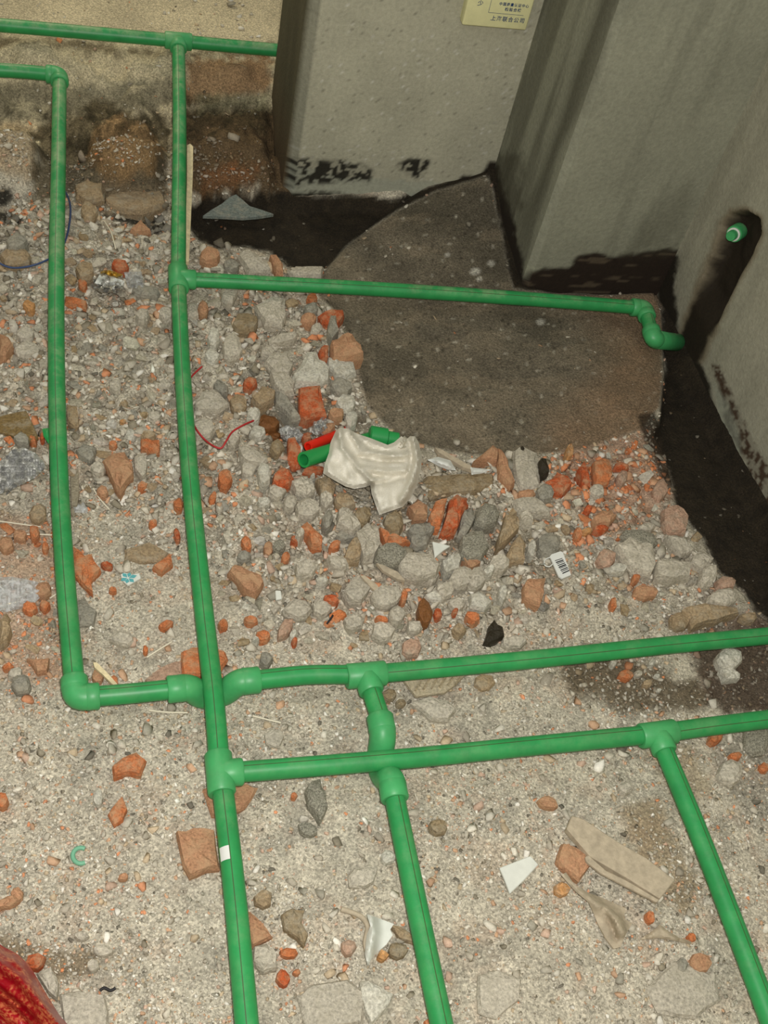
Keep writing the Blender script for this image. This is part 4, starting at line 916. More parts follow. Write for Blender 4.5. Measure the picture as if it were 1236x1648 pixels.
 ('G', (1098, 1554, 20, 26, 0), .012, 'grey stone left of the half-buried pink brick'),
 ('P', (1007, 1268, 24, 22, 0), .014, 'pale small stone below the right tee'),
 ('B', (1152, 1187, 25, 21, -30), .02, 'orange brick chip right of the right tee, under the pipe'),
 ('B', (1183, 1217, 22, 14, -10), .016, 'orange brick chip at the right edge, lower of the two'),
 ('D', (1218, 1188, 44, 56, 0), .02, 'grey coarse rock at the right picture edge under the pipe'),
 ('P', (1176, 1243, 42, 44, 0), .02, 'pale rock at the right beneath the orange chips'),
 ('B', (1229, 1236, 18, 16, 0), .014, 'orange crumb at the right picture edge beneath the grey coarse rock'),
 ('W', (1174, 1060, 43, 35, 10), .03, 'round white rock on dark soil between the two right pipes'),
 ('W', [(1158, 1078), (1170, 1073), (1192, 1086), (1190, 1094), (1166, 1096)], .022, 'angular white rock under the round white one'),
 ('B', (1007, 1087, 25, 17, 10), .016, 'orange and grey chip on the brown damp soil'),
 ('W', (987, 1067, 12, 14, 0), .014, 'small white pebble under the upper right pipe, left one'),
 ('W', (1049, 1067, 14, 11, -40), .014, 'small white pebble under the upper right pipe, right one'),
 ('T', (1042, 1100, 17, 13, 0), .014, 'tan pebble on the brown damp soil'),
 ('W', (1057, 1088, 11, 7, 20), .01, 'thin white chip on the brown damp soil'),
 ('W', (1060, 1111, 9, 6, 0), .01, 'tiny white oval on the brown damp soil, lowest there'),
 ('P', (1027, 1084, 14, 11, 0), .012, 'pale bit right of the orange and grey chip'),
 ('P', [(660, 1130), (690, 1122), (722, 1128), (735, 1142), (722, 1160), (694, 1158)], .018, 'pale rough rock below the ribbed tile piece'),
 ('O', (626, 1118, 25, 22, 0), .018, 'brown round pebble right of the branch pipe neck'),
 ('O', (645, 1131, 17, 14, 0), .014, 'little brown pebble right of the round one by the branch neck'),
 ('T', (780, 1098, 34, 28, 0), .012, 'tan rounded rock right of the ribbed tile piece'),
 ('P', (442, 1188, 34, 32, 0), .01, 'flat pale stone above the lower cross pipe, near the tee'),
 ('P', [(95, 1600), (126, 1594), (170, 1600), (176, 1655), (104, 1655)], .016, 'big flat pale slab stone at the bottom left'),
 ('P', [(58, 1566), (82, 1557), (92, 1572), (95, 1590), (92, 1610), (78, 1598)], .024, 'pale stone peeking from beside the red bag'),
 ('R', (56, 1549, 38, 26, -25), .02, 'dark orange brick touching the red bag'),
 ('P', (150, 1554, 22, 21, 0), .014, 'pale round stone in the damp patch near the red bag'),
 ('P', (131, 1506, 26, 16, 0), .014, 'pale oval stone above the damp patch near the red bag'),
 ('P', (166, 1530, 34, 20, 0), .012, 'pale low stone right above the damp patch'),
 ('N', [(-2, 1451), (12, 1444), (25, 1440), (32, 1450), (15, 1462), (-2, 1463)], .02, 'orange brick wedge at the left edge above the red bag'),
 ('B', (3, 1289, 24, 26, 0), .022, 'orange brick at the left picture edge, level with the lower left tee'),
 ('N', (198, 1412, 18, 12, -20), .012, 'pink brick chip left of the large square brick half'),
 ('N', (28, 1440, 20, 26, -20), .014, 'dusty orange chip just above the orange wedge'),
 # upper left
 ('N', [(-2, 540), (15, 545), (23, 560), (10, 577), (-2, 581)], .03, 'red brick lump at the left picture edge beside the left pipe'),
 ('B', [(104, 479), (118, 480), (141, 488), (139, 496), (120, 492), (104, 490)], .02, 'orange root-like brick sliver right of the left pipe'),
 ('R', (194, 427, 28, 18, 10), .02, 'dusty red brick bit above the foil wrapper'),
 ('N', [(209, 372), (220, 362), (227, 356), (236, 364), (244, 374), (226, 378)], .024, 'pinkish triangular chunk under the dark hollow by the long pipe'),
 ('G', (235, 470, 50, 18, 5), .02, 'flat grey slab chip right under the foil wrapper'),
 ('T', (136, 436, 30, 28, 0), .024, 'tan chunk left of the foil wrapper'),
 ('G', (27, 391, 36, 24, 0), .028, 'grey-white rock left of the left pipe above the blue wire'),
 ('T', (24, 413, 52, 26, 0), .026, 'tan broad rock just above the blue wire'),
 ('T', (143, 341, 28, 30, 0), .024, 'tan block right of the left pipe near the doorway'),
 ('P', (229, 508, 24, 20, 0), .022, 'pale cube chunk left of the long pipe, below the upper tee'),
 ('P', (267, 506, 26, 26, 0), .022, 'pale chunk touching the long pipe, below the upper tee'),
 ('P', (41, 538, 30, 26, 0), .022, 'whitish chunk left of the left pipe, above the grey flat one'),
 ('P', (44, 563, 46, 24, 0), .02, 'grey-white flat chunk left of the left pipe'),
 ('B', (133, 457, 14, 18, -20), .018, 'small orange brick bit left below the foil wrapper'),
 ('Y', (47, 492, 22, 14, 25), .016, 'small ochre chip left of the left pipe'),
 ('T', [(180, 312), (215, 300), (262, 312), (270, 330), (230, 345), (180, 338), (165, 325)], .03, 'brownish crust slab at the foot of the doorway step'),
 ('T', [(120, 300), (140, 292), (165, 300), (168, 322), (140, 330), (122, 318)], .03, 'greyish mud lump at the doorway step right of the left pipe'),
]:
    if lab: S(code, shp, h_, lab)
# ================================================================== LITTER
def sheet(name, cat, poly, hfun, mat, label, step=4., thick=.0012, base=None, smooth=True, parent=None):
    """a thin real sheet whose outline and folds follow hfun(px, py, edge distance) metres above the ground"""
    xs = [p[0] for p in poly]; ys = [p[1] for p in poly]; pts = []; r = random.Random(len(label or name))
    dense = []
    for i, p in enumerate(poly):
        q_ = poly[(i+1) % len(poly)]; L = math.hypot(q_[0]-p[0], q_[1]-p[1]); k = max(1, int(L/step))
        for t in range(k): dense.append((p[0]+(q_[0]-p[0])*t/k, p[1]+(q_[1]-p[1])*t/k))
    nb = len(dense); pts = list(dense)
    gxs = np.arange(min(xs), max(xs), step); gys = np.arange(min(ys), max(ys), step)
    A, B = np.meshgrid(gxs, gys); A = A.ravel(); B = B.ravel(); d = sdf(A, B, poly)
    for a, b, e in zip(A, B, d):
        if e < -step*.7: pts.append((a+r.uniform(-.2, .2)*step, b+r.uniform(-.2, .2)*step))
    res = delaunay_2d_cdt([Vector(p) for p in pts], [(i, (i+1) % nb) for i in range(nb)], [], 1, 1e-4)
    vs, fs = res[0], res[2]
    px = np.array([v.x for v in vs]); py = np.array([v.y for v in vs]); ed = np.abs(sdf(px, py, poly))
    hh_ = hfun(px, py, ed)
    cx, cy = sum(xs)/len(xs), sum(ys)/len(ys); c0 = gp(cx, cy); gb = G(c0.x, c0.y) if base is None else base
    W = [onz(px[i], py[i], gb+hh_[i]) for i in range(len(vs))]; o0 = Vector((c0.x, c0.y, gb))
    me = mesh(name, [w-o0 for w in W], [tuple(f) for f in fs], smooth)
    bm = bmesh.new(); bm.from_mesh(me); bmesh.ops.recalc_face_normals(bm, faces=bm.faces)
    if sum(f.normal.z for f in bm.faces) < 0: bmesh.ops.reverse_faces(bm, faces=bm.faces)
    geom = bmesh.ops.solidify(bm, geom=bm.faces[:], thickness=thick); bm.to_mesh(me); bm.free()
    if smooth:
        me.polygons.foreach_set('use_smooth', [True]*len(me.polygons))
        try: me.set_sharp_from_angle(angle=.9)
        except Exception: pass
    o = link(name, me, mat, None, o0)
    if parent: o.parent = parent; o.location = o0-parent.location
    OCC.append((cx, cy, (max(xs)-min(xs))*.4))
    return tag(o, label, cat)
def ridge(px, py, line, amp, wd):
    d = np.full(px.shape, 1e9)
    for i in range(len(line)-1):
        (ax, ay), (bx_, by_) = line[i], line[i+1]; ex, ey = bx_-ax, by_-ay
        t = np.clip(((px-ax)*ex+(py-ay)*ey)/(ex*ex+ey*ey), 0, 1); d = np.minimum(d, np.hypot(px-ax-ex*t, py-ay-ey*t))
    return amp*np.exp(-(d/wd)**2)
# --- white woven sack, draped in folds
SACK = [(541, 692), (548, 688), (560, 690), (575, 698), (596, 705), (624, 716), (634, 712), (646, 702), (653, 708), (660, 702), (668, 702), (674, 712), (679, 735), (678, 752), (672, 778), (662, 800), (648, 816), (630, 822), (610, 829), (604, 812), (598, 795), (596, 781), (588, 784), (570, 787), (556, 783), (538, 773), (520, 762), (522, 748), (529, 730), (532, 712)]
def sackh(px, py, e):
    h = .032+.012*ss(0, 7, e)+(vn(px*.09, py*.09)-.5)*.010
    for ln, a, wd in (([(546, 690), (550, 720), (575, 752), (604, 778)], .014, 5), ([(560, 690), (580, 726), (640, 734), (660, 730)], .010, 4), ([(575, 735), (610, 742), (650, 742)], -.008, 3.4),
                      ([(585, 753), (620, 758), (652, 756)], .009, 4), ([(600, 765), (630, 768), (650, 764)], -.007, 3.5), ([(665, 706), (672, 740), (662, 775), (645, 806)], .016, 5), ([(660, 712), (662, 745), (652, 775)], -.010, 4),
                      ([(596, 781), (620, 776), (650, 768)], -.010, 4), ([(604, 778), (596, 781)], -.012, 4), ([(530, 735), (545, 760), (575, 782)], -.004, 6), ([(570, 700), (600, 722), (625, 726)], -.007, 4), ([(556, 735), (566, 765)], .005, 5)):
        h = h+ridge(px, py, ln, a, wd)
    return h
sk = sheet('white_sack', 'sack', SACK, sackh, M_SACK, 'crumpled white woven sack draped over the cut pipe ends in the rubble pit', 2.6, .0016)
rnd = random.Random(4)
knot = [(636, 716), (642, 706), (652, 702), (658, 708), (657, 722), (648, 728), (638, 724)]
kn = sheet('knot', None, knot, lambda px, py, e: .034+.022*ss(0, 5, e)+(vn(px*.45, py*.45)-.5)*.022, M_SACK, None, 1.8, .001, parent=sk)
# --- cut pipe ends sticking out under the sack
def cut_pipe(name, a, b, rad, mat, label, rin, dark):
    root = empty(name, a, label, 'pipe'); ax_ = un(a, b)
    n = 28; V = []; F = []
    s = ax_.cross(Vector((0, 0, 1))).normalized(); u_ = s.cross(ax_)
    rings = [(a+ax_*.03, rin), (a, rin), (a, rad), (b, rad)]
    for p, rr in rings:
        for k in range(n):
            t = 2*math.pi*k/n; V.append(p+(s*math.cos(t)+u_*math.sin(t))*rr-a)
    for i in range(3):
        for k in range(n): F.append((i*n+k, i*n+(k+1) % n, (i+1)*n+(k+1) % n, (i+1)*n+k))
    F.append(tuple(range(n))); F.append(tuple(range(3*n, 4*n)))
    me = mesh(name, V, F, True)
    try: me.set_sharp_from_angle(angle=.8)
    except Exception: pass
    o = link('wall_of_pipe', me, mat, root); me2 = o
    o.name = 'pipe_body'
    return root
M_CUT = mat_plain('plain_green_plastic', srgb(38, 146, 74), .4, .4)
g0 = gp(490, 740, .016); cut_pipe('cut_pipe_piece', onz(489, 740, g0.z+.035), onz(600, 706, g0.z-.03), .0128, M_CUT, 'open cut end of a green pipe poking left from under the sack', .0092, None)
g1 = gp(497, 718, .026); cut_pipe('red_conduit_piece', onz(496, 719, g1.z+.03), onz(556, 694, g1.z-.005), .0083, M_RPIPE, 'short bright red conduit lying over the cut green pipe', .0055, None)
r3 = empty('green_coupling', gp(612, 702, .01), 'green pipe coupling half hidden behind the sack', 'pipe')
a = onz(594, 700, .012); b = onz(640, 708, .008)
o = link('sleeve', tube([a, a+un(a, b)*.002, a+un(a, b)*.030, a+un(a, b)*.032], [.013, .0165, .0165, .013]), M_CUT, r3); o.matrix_parent_inverse = Matrix.Translation(-r3.location)
o = link('tail', tube([a+un(a, b)*.03, b], .0125), M_CUT, r3); o.matrix_parent_inverse = Matrix.Translation(-r3.location)
o = sheet('green_scrap', 'scrap', [(68, 690), (82, 688), (84, 714), (78, 714), (70, 702)], lambda px, py, e: .03+.004*ss(0, 5, e), M_CUT, 'green plastic scrap peeking from behind the left pipe', 3, .002)
# --- wires, stick, straws
def strand(name, cat, pts, rad, mat, label, dz=.004, k=6, group=None, parent=None):
    W = []
    for x, y, *z in pts: W.append(gp(x, y, z[0] if z else dz))
    S_ = spline(W, k); S_ = [Vector((p.x, p.y, max(p.z, G(p.x, p.y)+rad*.6))) for p in S_]; o0 = S_[0].copy()
    me = tube([p-o0 for p in S_], rad, 8, ang=False, name=name); o = link(name, me, mat, None, o0)
    if parent: o.parent = parent; o.location = o0-parent.location
    return tag(o, label, cat, group)
strand('blue_wire', 'wire', [(104, 306, .02), (112, 325, .02), (113, 350, .02), (106, 385, .02), (92, 408, .02), (60, 425, .015), (25, 431, .015), (0, 424, .015), (-30, 400, .015)], .0018, M_BLUEW, 'thin blue wire arching behind the left pipe at the upper left')
strand('red_wire', 'wire', [(311, 682, .02), (318, 694, .03), (330, 708, .03), (344, 718, .03), (356, 721, .03), (364, 710, .034), (374, 695, .036), (392, 684, .036), (408, 677, .036)], .0016, M_REDW, 'thin red wire curling right of the long pipe beside the pit')
strand('red_wire', 'wire', [(304, 612, .018), (312, 602, .018), (325, 590, .02)], .0016, M_REDW, 'short red wire end behind the long pipe, above the curled one')
for i, (pts, lab) in enumerate([
    ([(168, 356), (178, 372), (184, 392), (188, 408)], 'thin pale straw standing in the rubble above the foil wrapper'),
    ([(150, 786), (160, 802), (176, 820)], 'pale straw lying between the pipes below the dusty brick nub'),
    ([(-6, 838), (30, 843), (66, 848)], 'upper long straw bristle left of the left pipe'),
    ([(40, 860), (62, 860), (84, 861)], 'straight straw bristle just left of the left pipe'),
    ([(-4, 946), (14, 938), (31, 932)], 'straw bristle ending in a bright tip at the left edge, upper one'),
    ([(30, 962), (48, 955), (64, 948)], 'straw bristle slanting through the middle of the loose bunch'),
    ([(-6, 976), (14, 972), (35, 967)], 'straw bristle at the left edge, lowest of the loose bunch'),
    ([(80, 963), (86, 959), (92, 955)], 'short bright bristle stub touching the left pipe'),
    ([(240, 1143), (265, 1146), (302, 1147)], 'bright thin straw below the lower left crossing'),
    ([(407, 1152), (430, 1158), (452, 1163)], 'yellowish straw right of the long pipe below the crossing'),
    ([(236, 1058), (255, 1046), (276, 1033)], 'faint pale straw above the lower left pipe'),
    ([(135, 972), (128, 982), (122, 990)], '')]):
    if lab: strand('straw', 'straw', pts, .0011, M_STRAW, lab, .006)
# wooden stick leaning at the long pipe
def stick(name, poly, z0, z1, th, mat, label, cat):
    n = len(poly); ys = [p[1] for p in poly]; lo, hi = max(ys), min(ys)
    T_ = [onz(x, y, z0+(z1-z0)*(lo-y)/(lo-hi)) for x, y in poly]; o0 = T_[0].copy(); V = [p-o0 for p in T_]+[p-o0-Vector((0, 0, th)) for p in T_]
    F = [tuple(range(n)), tuple(reversed(range(n, 2*n)))]+[(i, i+n, (i+1) % n+n, (i+1) % n) for i in range(n)]
    me = mesh(name, V, F); bm = bmesh.new(); bm.from_mesh(me); bmesh.ops.recalc_face_normals(bm, faces=bm.faces); bm.to_mesh(me); bm.free()
    return tag(link(name, me, mat, None, o0), label, cat)
stick('wooden_stick', [(297, 420), (304, 421), (307, 360), (310, 290), (311, 236), (306, 231), (301, 234), (301, 290), (299, 360)], .03, .10, .008, M_WOOD, 'thin pale splintered wooden stick leaning beside the long pipe at the top', 'stick')
sp_ = stick('wooden_splinter', [(150, 1066), (156, 1066), (175, 1085), (189, 1101), (184, 1104), (166, 1086), (152, 1074)], .02, .02, .005, M_WOOD, 'pale wooden splinter with a reddish tip above the lower left pipe', 'stick')
stick('tan_stick', [(700, 720), (712, 724), (758, 750), (762, 757), (746, 752), (706, 728)], .03, .03, .008, M_TANB, 'tan stick fragment lying between sack and pointed brick shard', 'stick')
stick('tan_stick', [(606, 906), (614, 908), (640, 920), (652, 934), (640, 932), (616, 918)], .034, .034, .006, M_TANB, 'tan bent stick between the dark coarse rock and the dusty block', 'stick')
stick('tan_stick', [(580, 926), (587, 926), (606, 940), (614, 952), (608, 955), (596, 944)], .036, .036, .006, M_TANB, 'short tan stick over the large dusty pale block', 'stick')
# bluish grey board scrap on the black trench, flat brown board, big dusty board
def plate(name, cat, poly, z, th, mat, label, color=None):
    T_ = [onz(x, y, z) for x, y in poly]; n = len(T_); o0 = T_[0].copy(); V = [p-o0 for p in T_]+[p-o0-Vector((0, 0, th)) for p in T_]
    F = [tuple(range(n)), tuple(reversed(range(n, 2*n)))]+[(i, i+n, (i+1) % n+n, (i+1) % n) for i in range(n)]
    me = mesh(name, V, F); bm = bmesh.new(); bm.from_mesh(me); bmesh.ops.recalc_face_normals(bm, faces=bm.faces)
    bmesh.ops.bevel(bm, geom=bm.edges[:], offset=min(.0012, th*.2), segments=1, affect='EDGES'); bm.to_mesh(me); bm.free()
    o = link(name, me, mat, None, o0)
    if color: o.color = color
    OCC.append((sum(p[0] for p in poly)/n, sum(p[1] for p in poly)/n, (max(p[0] for p in poly)-min(p[0] for p in poly))*.35))
    return tag(o, label, cat)
plate('plaster_board_scrap', 'board', [(326, 347), (340, 337), (357, 327), (370, 316), (380, 312), (392, 322), (402, 331), (424, 338), (441, 344), (416, 348), (391, 350), (360, 348)], .03, .008, M_STONE, 'bluish grey flat board scrap lying over the black trench by the doorway', srgb(120, 128, 122))
plate('brown_board', 'board', [(-10, 672), (20, 664), (42, 660), (54, 684), (62, 704), (45, 710), (20, 700), (-10, 692)], .03, .008, M_STONE, 'flat olive-brown board at the left edge above the crumpled film', srgb(134, 112, 72))
plate('plaster_slab', 'board', [(112, 752), (126, 754), (128, 790), (124, 812), (114, 812)], .016, .01, M_STONE, 'narrow pale grey slab standing right beside the left pipe', srgb(160, 150, 128))
bd = plate('dusty_board', 'board', [(912, 1333), (921, 1312), (940, 1318), (970, 1338), (999, 1357), (1040, 1380), (1087, 1416), (1063, 1446), (1010, 1413), (950, 1378)], .024, .012, M_TANB, 'large dusty tan board at the lower right, left of the right branch pipe')
plate('thin_batten', 'board', [(942, 1378), (948, 1376), (975, 1400), (1010, 1417), (1062, 1448), (1058, 1452), (1004, 1424), (966, 1404), (944, 1386)], .022, .006, M_TANB, 'thin pale batten along the lower edge of the large dusty board')
# ribbed tile piece under the upper right pipe
rt = plate('ribbed_tile', 'tile', [(650, 1094), (656, 1084), (758, 1076), (735, 1100), (716, 1114), (670, 1120)], .016, .008, M_STONE, 'pale ribbed tile piece just below the upper right pipe', srgb(190, 176, 148))
for k in range(6):
    a = onz(660+k*13+8, 1112-k*2, .0168); b = onz(684+k*13, 1084-k*1.2, .0168)
    o = link('rib', tube([a, b], .0018, 6, ang=False), M_STONE, rt); o.color = srgb(176, 160, 130); o.matrix_parent_inverse = Matrix.Translation(-rt.location)
# --- ceramic and curled shards
plate('white_tile_shard', 'shard', [(804, 1396), (820, 1390), (854, 1377), (867, 1391), (845, 1415), (821, 1438), (812, 1414)], .012, .005, M_WHITE, 'flat white tile shard lying left of the large dusty board')
def curl(a, b, amp, w_):      # ridge height running from a to b
    return lambda px, py, e: .008+ridge(px, py, [a, b], amp, w_)
sheet('ceramic_shard', 'shard', [(590, 1471), (600, 1474), (618, 1481), (634, 1487), (628, 1496), (632, 1505), (622, 1520), (606, 1534), (596, 1546), (592, 1556), (587, 1535), (590, 1505), (596, 1490)], lambda px, py, e: .010+ridge(px, py, [(596, 1476), (600, 1500), (592, 1545)], .022, 9), M_WHITE, 'curved glossy white ceramic shard between the two lower middle pipes', 3, .0025)
strand('tan_sliver', 'shard', [(549, 1463), (565, 1468), (582, 1476), (592, 1492), (588, 1515), (590, 1530)], .0034, M_TANB, 'thin tan curved sliver hugging the curved white ceramic shard', .008)
sheet('curled_shard', 'shard', [(903, 1408), (911, 1404), (925, 1424), (945, 1436), (970, 1445), (1007, 1462), (1004, 1478), (1018, 1486), (1008, 1502), (999, 1524), (988, 1527), (975, 1510), (962, 1486), (947, 1452), (925, 1434)], lambda px, py, e: .008+ridge(px, py, [(905, 1406), (935, 1436), (965, 1460), (990, 1478), (1000, 1500)], .020, 10)-ridge(px, py, [(970, 1465), (985, 1490), (992, 1510)], .01, 5), M_TANB, 'tan curled double shard below the large dusty board', 3, .003)
sheet('thin_curled_scrap', 'scrap', [(1030, 1512), (1050, 1498), (1062, 1487), (1078, 1500), (1095, 1510), (1122, 1516), (1110, 1520), (1085, 1514), (1060, 1510)], lambda px, py, e: .006+.006*ss(0, 4, e), M_TANB, 'thin tan curled scrap near the right branch pipe', 3, .002)
# teal painted shard: petals on a pale chip
ts = plate('painted_tile_shard', 'shard', [(194, 924), (200, 921), (212, 924), (224, 922), (227, 930), (216, 936), (206, 942), (197, 934)], .010, .004, M_WHITE, 'tiny white tile shard with teal flower petals between the pipes')
M_TEAL = mat_plain('teal_glaze', srgb(84, 160, 164), .35)
for a_, l_ in ((200, 7), (255, 6), (315, 7), (15, 8), (70, 6), (130, 7)):
    c = onz(206, 930, .0103); ar = math.radians(a_); d_ = Vector((math.cos(ar), math.sin(ar), 0)); e_ = Vector((-d_.y, d_.x, 0)); L = .00165*l_
    V = [c+d_*.0012, c+d_*L*.6+e_*.0034, c+d_*L, c+d_*L*.6-e_*.0034]; V = [v-ts.location for v in V]+[v-ts.location+Vector((0, 0, .0002)) for v in V]
    o = link('petal', mesh('petal', V, [(0, 1, 2, 3), (4, 5, 6, 7), (0, 1, 5, 4), (1, 2, 6, 5), (2, 3, 7, 6), (3, 0, 4, 7)]), M_TEAL, ts)
# broken green ring
R_ = []
for k in range(15):
    an = math.radians(60+k*17); R_.append(gp(130+13*math.cos(an), 1377-13*math.sin(an)*.98, .004))
o0 = R_[0].copy(); tag(link('plastic_ring_piece', tube([p-o0 for p in R_], .0029, 8, ang=False), mat_plain('pale_green_ring', srgb(112, 170, 138), .5), None, o0), 'broken pale green plastic ring lying left of the large square brick half', 'ring')
# foil wrapper, clear film, bubble film, barcode tag
fw = empty('foil_wrapper', gp(182, 455, .01), 'crumpled silver and gold foil wrapper in the upper left rubble', 'wrapper')
def crum(a, s=.3): return lambda px, py, e: a*.4+a*vn(px*s, py*s)+.003*ss(0, 4, e)
for nm, poly, mt, hf in (('foil', [(145, 462), (150, 445), (160, 440), (180, 446), (200, 452), (198, 466), (180, 470), (160, 468)], M_FOIL, crum(.022)),
                         ('foil', [(152, 464), (166, 460), (190, 458), (196, 466), (188, 472), (160, 470)], M_FOIL, crum(.03, .4)),
                         ('gold_edge', [(160, 438), (170, 434), (182, 436), (196, 441), (194, 446), (176, 443)], M_GOLD, crum(.026, .4)),
                         ('paper_face', [(152, 456), (160, 442), (185, 447), (200, 452), (200, 460), (170, 458)], M_PAPER, crum(.026, .15)),
                         ('clear_end', [(200, 438), (228, 437), (232, 462), (222, 464), (205, 462)], M_FILM, crum(.02))):
    o = sheet(nm, None, poly, hf, mt, None, 2.4, .0008, base=.012, smooth=False); o.parent = fw; o.location = o.location-fw.location
sheet('bubble_film', 'film', [(-30, 760), (0, 742), (20, 724), (38, 720), (56, 728), (70, 742), (72, 752), (55, 770), (30, 782), (0, 795), (-30, 800)], crum(.035, .22), M_GLIT, 'crumpled glittering grey bubble film at the left edge beside the left pipe', 2.2, .0008, smooth=False)
sheet('bubble_film', 'film', [(450, 690), (462, 684), (480, 690), (488, 700), (482, 712), (464, 712), (452, 704)], crum(.02, .35), M_GLIT, 'small dark glittering film clump in the pit left of the red conduit', 2., .0008, smooth=False)
sheet('bubble_film', 'film', [(500, 695), (508, 680), (520, 672), (529, 676), (524, 690), (510, 702)], crum(.024, .35), M_GLIT, 'shiny grey twisted film above the red conduit', 2., .0008, smooth=False)
sheet('clear_film', 'film', [(118, 815), (134, 808), (142, 820), (140, 826), (120, 825)], crum(.008, .3), M_FILM, 'small clear film scrap right of the left pipe', 2.4, .0006, smooth=False)
sheet('clear_film', 'film', [(-20, 930), (20, 928), (60, 936), (78, 950), (50, 975), (10, 985), (-20, 980)], crum(.012, .2), M_FILM, 'transparent crinkled film spread under the straw bristles at the left', 3, .0006, smooth=False)
sheet('film_shard', 'film', [(688, 740), (705, 735), (725, 741), (734, 757), (720, 756), (705, 750)], lambda px, py, e: .03+.01*ss(0, 6, e), M_PAPER, 'glossy white leaf-shaped film scrap right of the sack', 2.5, .0008)
sheet('film_shard', 'film', [(757, 752), (775, 754), (791, 756), (775, 762), (759, 764)], lambda px, py, e: .03+.006*ss(0, 4, e), M_PAPER, 'narrow white film scrap below the pointed brick shard', 2.5, .0008)
plate('white_shard', 'shard', [(696, 871), (725, 878), (714, 885), (700, 897)], .046, .005, M_WHITE, 'white triangular shard lying on the heap above the smooth slab stone')
plate('white_shard', 'shard', [(443, 950), (452, 950), (454, 963), (444, 965)], .02, .004, M_WHITE, 'small bright white square shard right of the brick half')
tg = empty('barcode_tag', gp(902, 908, .03), 'white plastic price tag with a black barcode, lying in the right rubble', 'tag')
zt = tg.location.z+.004
def tp(x, y, z=zt): return onz(x, y, z)-tg.location
def tplate(name, poly, z, th, mat):
    T_ = [tp(x, y, z) for x, y in poly]; n = len(T_); V = T_+[p-Vector((0, 0, th)) for p in T_]
    me = mesh(name, V, [tuple(range(n)), tuple(reversed(range(n, 2*n)))]+[(i, i+n, (i+1) % n+n, (i+1) % n) for i in range(n)])
    bm = bmesh.new(); bm.from_mesh(me); bmesh.ops.recalc_face_normals(bm, faces=bm.faces); bm.to_mesh(me); bm.free()
    return link(name, me, mat, tg)
tplate('card', [(885, 895), (888, 892), (902, 887), (906, 889), (919, 925), (905, 931), (899, 927)], zt, .003, M_PAPER)
for k in range(9):
    t = k/8; ax0, ay0 = 893+t*12, 903+t*20-1; bx0, by0 = 905+t*11, 899+t*19-1; wd_ = (.9, 1.6, .8, 1.2, 1.8, .8, 1.4, .9, 1.5)[k]
    tplate('barcode_bar', [(ax0, ay0), (bx0, by0), (bx0+wd_*.4, by0+wd_), (ax0+wd_*.4, ay0+wd_)], zt+.0004, .0006, M_BLACK)
hk = [tp(x, y, zt) for x, y in ((886, 897), (880, 899), (876, 903), (877, 910), (884, 912), (889, 908))]
link('hook', tube(spline(hk, 4), .0009, 8, ang=False), M_PAPER, tg)
link('hook_tip', tube([tp(869, 908, zt), tp(878, 908, zt)], .0014, 8, ang=False), M_FOIL, tg)
strand('black_scrap', 'scrap', [(161, 1594), (168, 1590), (178, 1594), (186, 1590)], .0018, M_BLACK, 'tiny black twisted scrap above the big flat slab at bottom left', .005)
strand('black_scrap', 'scrap', [(526, 1004), (532, 996), (536, 990)], .0016, M_BLACK, 'tiny black curl above the lower cross pipe', .008)
# --- red plastic bag in the corner
M_RB, nt, b = nodes('red_printed_plastic'); oi = nt.nodes.new('ShaderNodeNewGeometry').outputs['Position']
tx = mk(nt, 'ShaderNodeTexNoise', Scale=260, Detail=4); nt.links.new(oi, tx.inputs['Vector']); rm = nt.nodes.new('ShaderNodeValToRGB')
rm.color_ramp.elements[0].position = .42; rm.color_ramp.elements[0].color = srgb(150, 16, 26); rm.color_ramp.elements[1].position = .62; rm.color_ramp.elements[1].color = srgb(196, 112, 72)
t3 = mk(nt, 'ShaderNodeTexNoise', Scale=38, Detail=3); nt.links.new(oi, t3.inputs['Vector']); mr = mk(nt, 'ShaderNodeMapRange', _1=.45, _2=.55, _3=0., _4=1.); nt.links.new(t3.outputs[0], mr.inputs[0])
nt.links.new(tx.outputs[0], rm.inputs[0]); mx = mk(nt, 'ShaderNodeMix', data_type='RGBA', _6=srgb(146, 10, 24)); nt.links.new(mr.outputs[0], mx.inputs[0]); nt.links.new(rm.outputs[0], mx.inputs[7])
nt.links.new(mx.outputs[2], b.inputs['Base Color']); b.inputs['Roughness'].default_value = .3
BAG = [(-60, 1518), (-10, 1512), (6, 1524), (28, 1535), (46, 1552), (60, 1574), (76, 1602), (96, 1634), (112, 1652), (110, 1690), (-60, 1690)]
def bagh(px, py, e):
    return .04+.03*ss(0, 14, e)+ridge(px, py, [(-10, 1545), (30, 1575), (70, 1620), (105, 1655)], .02, 9)-ridge(px, py, [(-10, 1590), (30, 1620), (60, 1650)], .022, 7)+ridge(px, py, [(-20, 1620), (20, 1660)], .02, 8)+(vn(px*.06, py*.06)-.5)*.01
bg = sheet('red_plastic_bag', 'bag', BAG, bagh, M_RB, 'shiny red printed plastic bag in the bottom left corner', 3.5, .0012, base=.0)
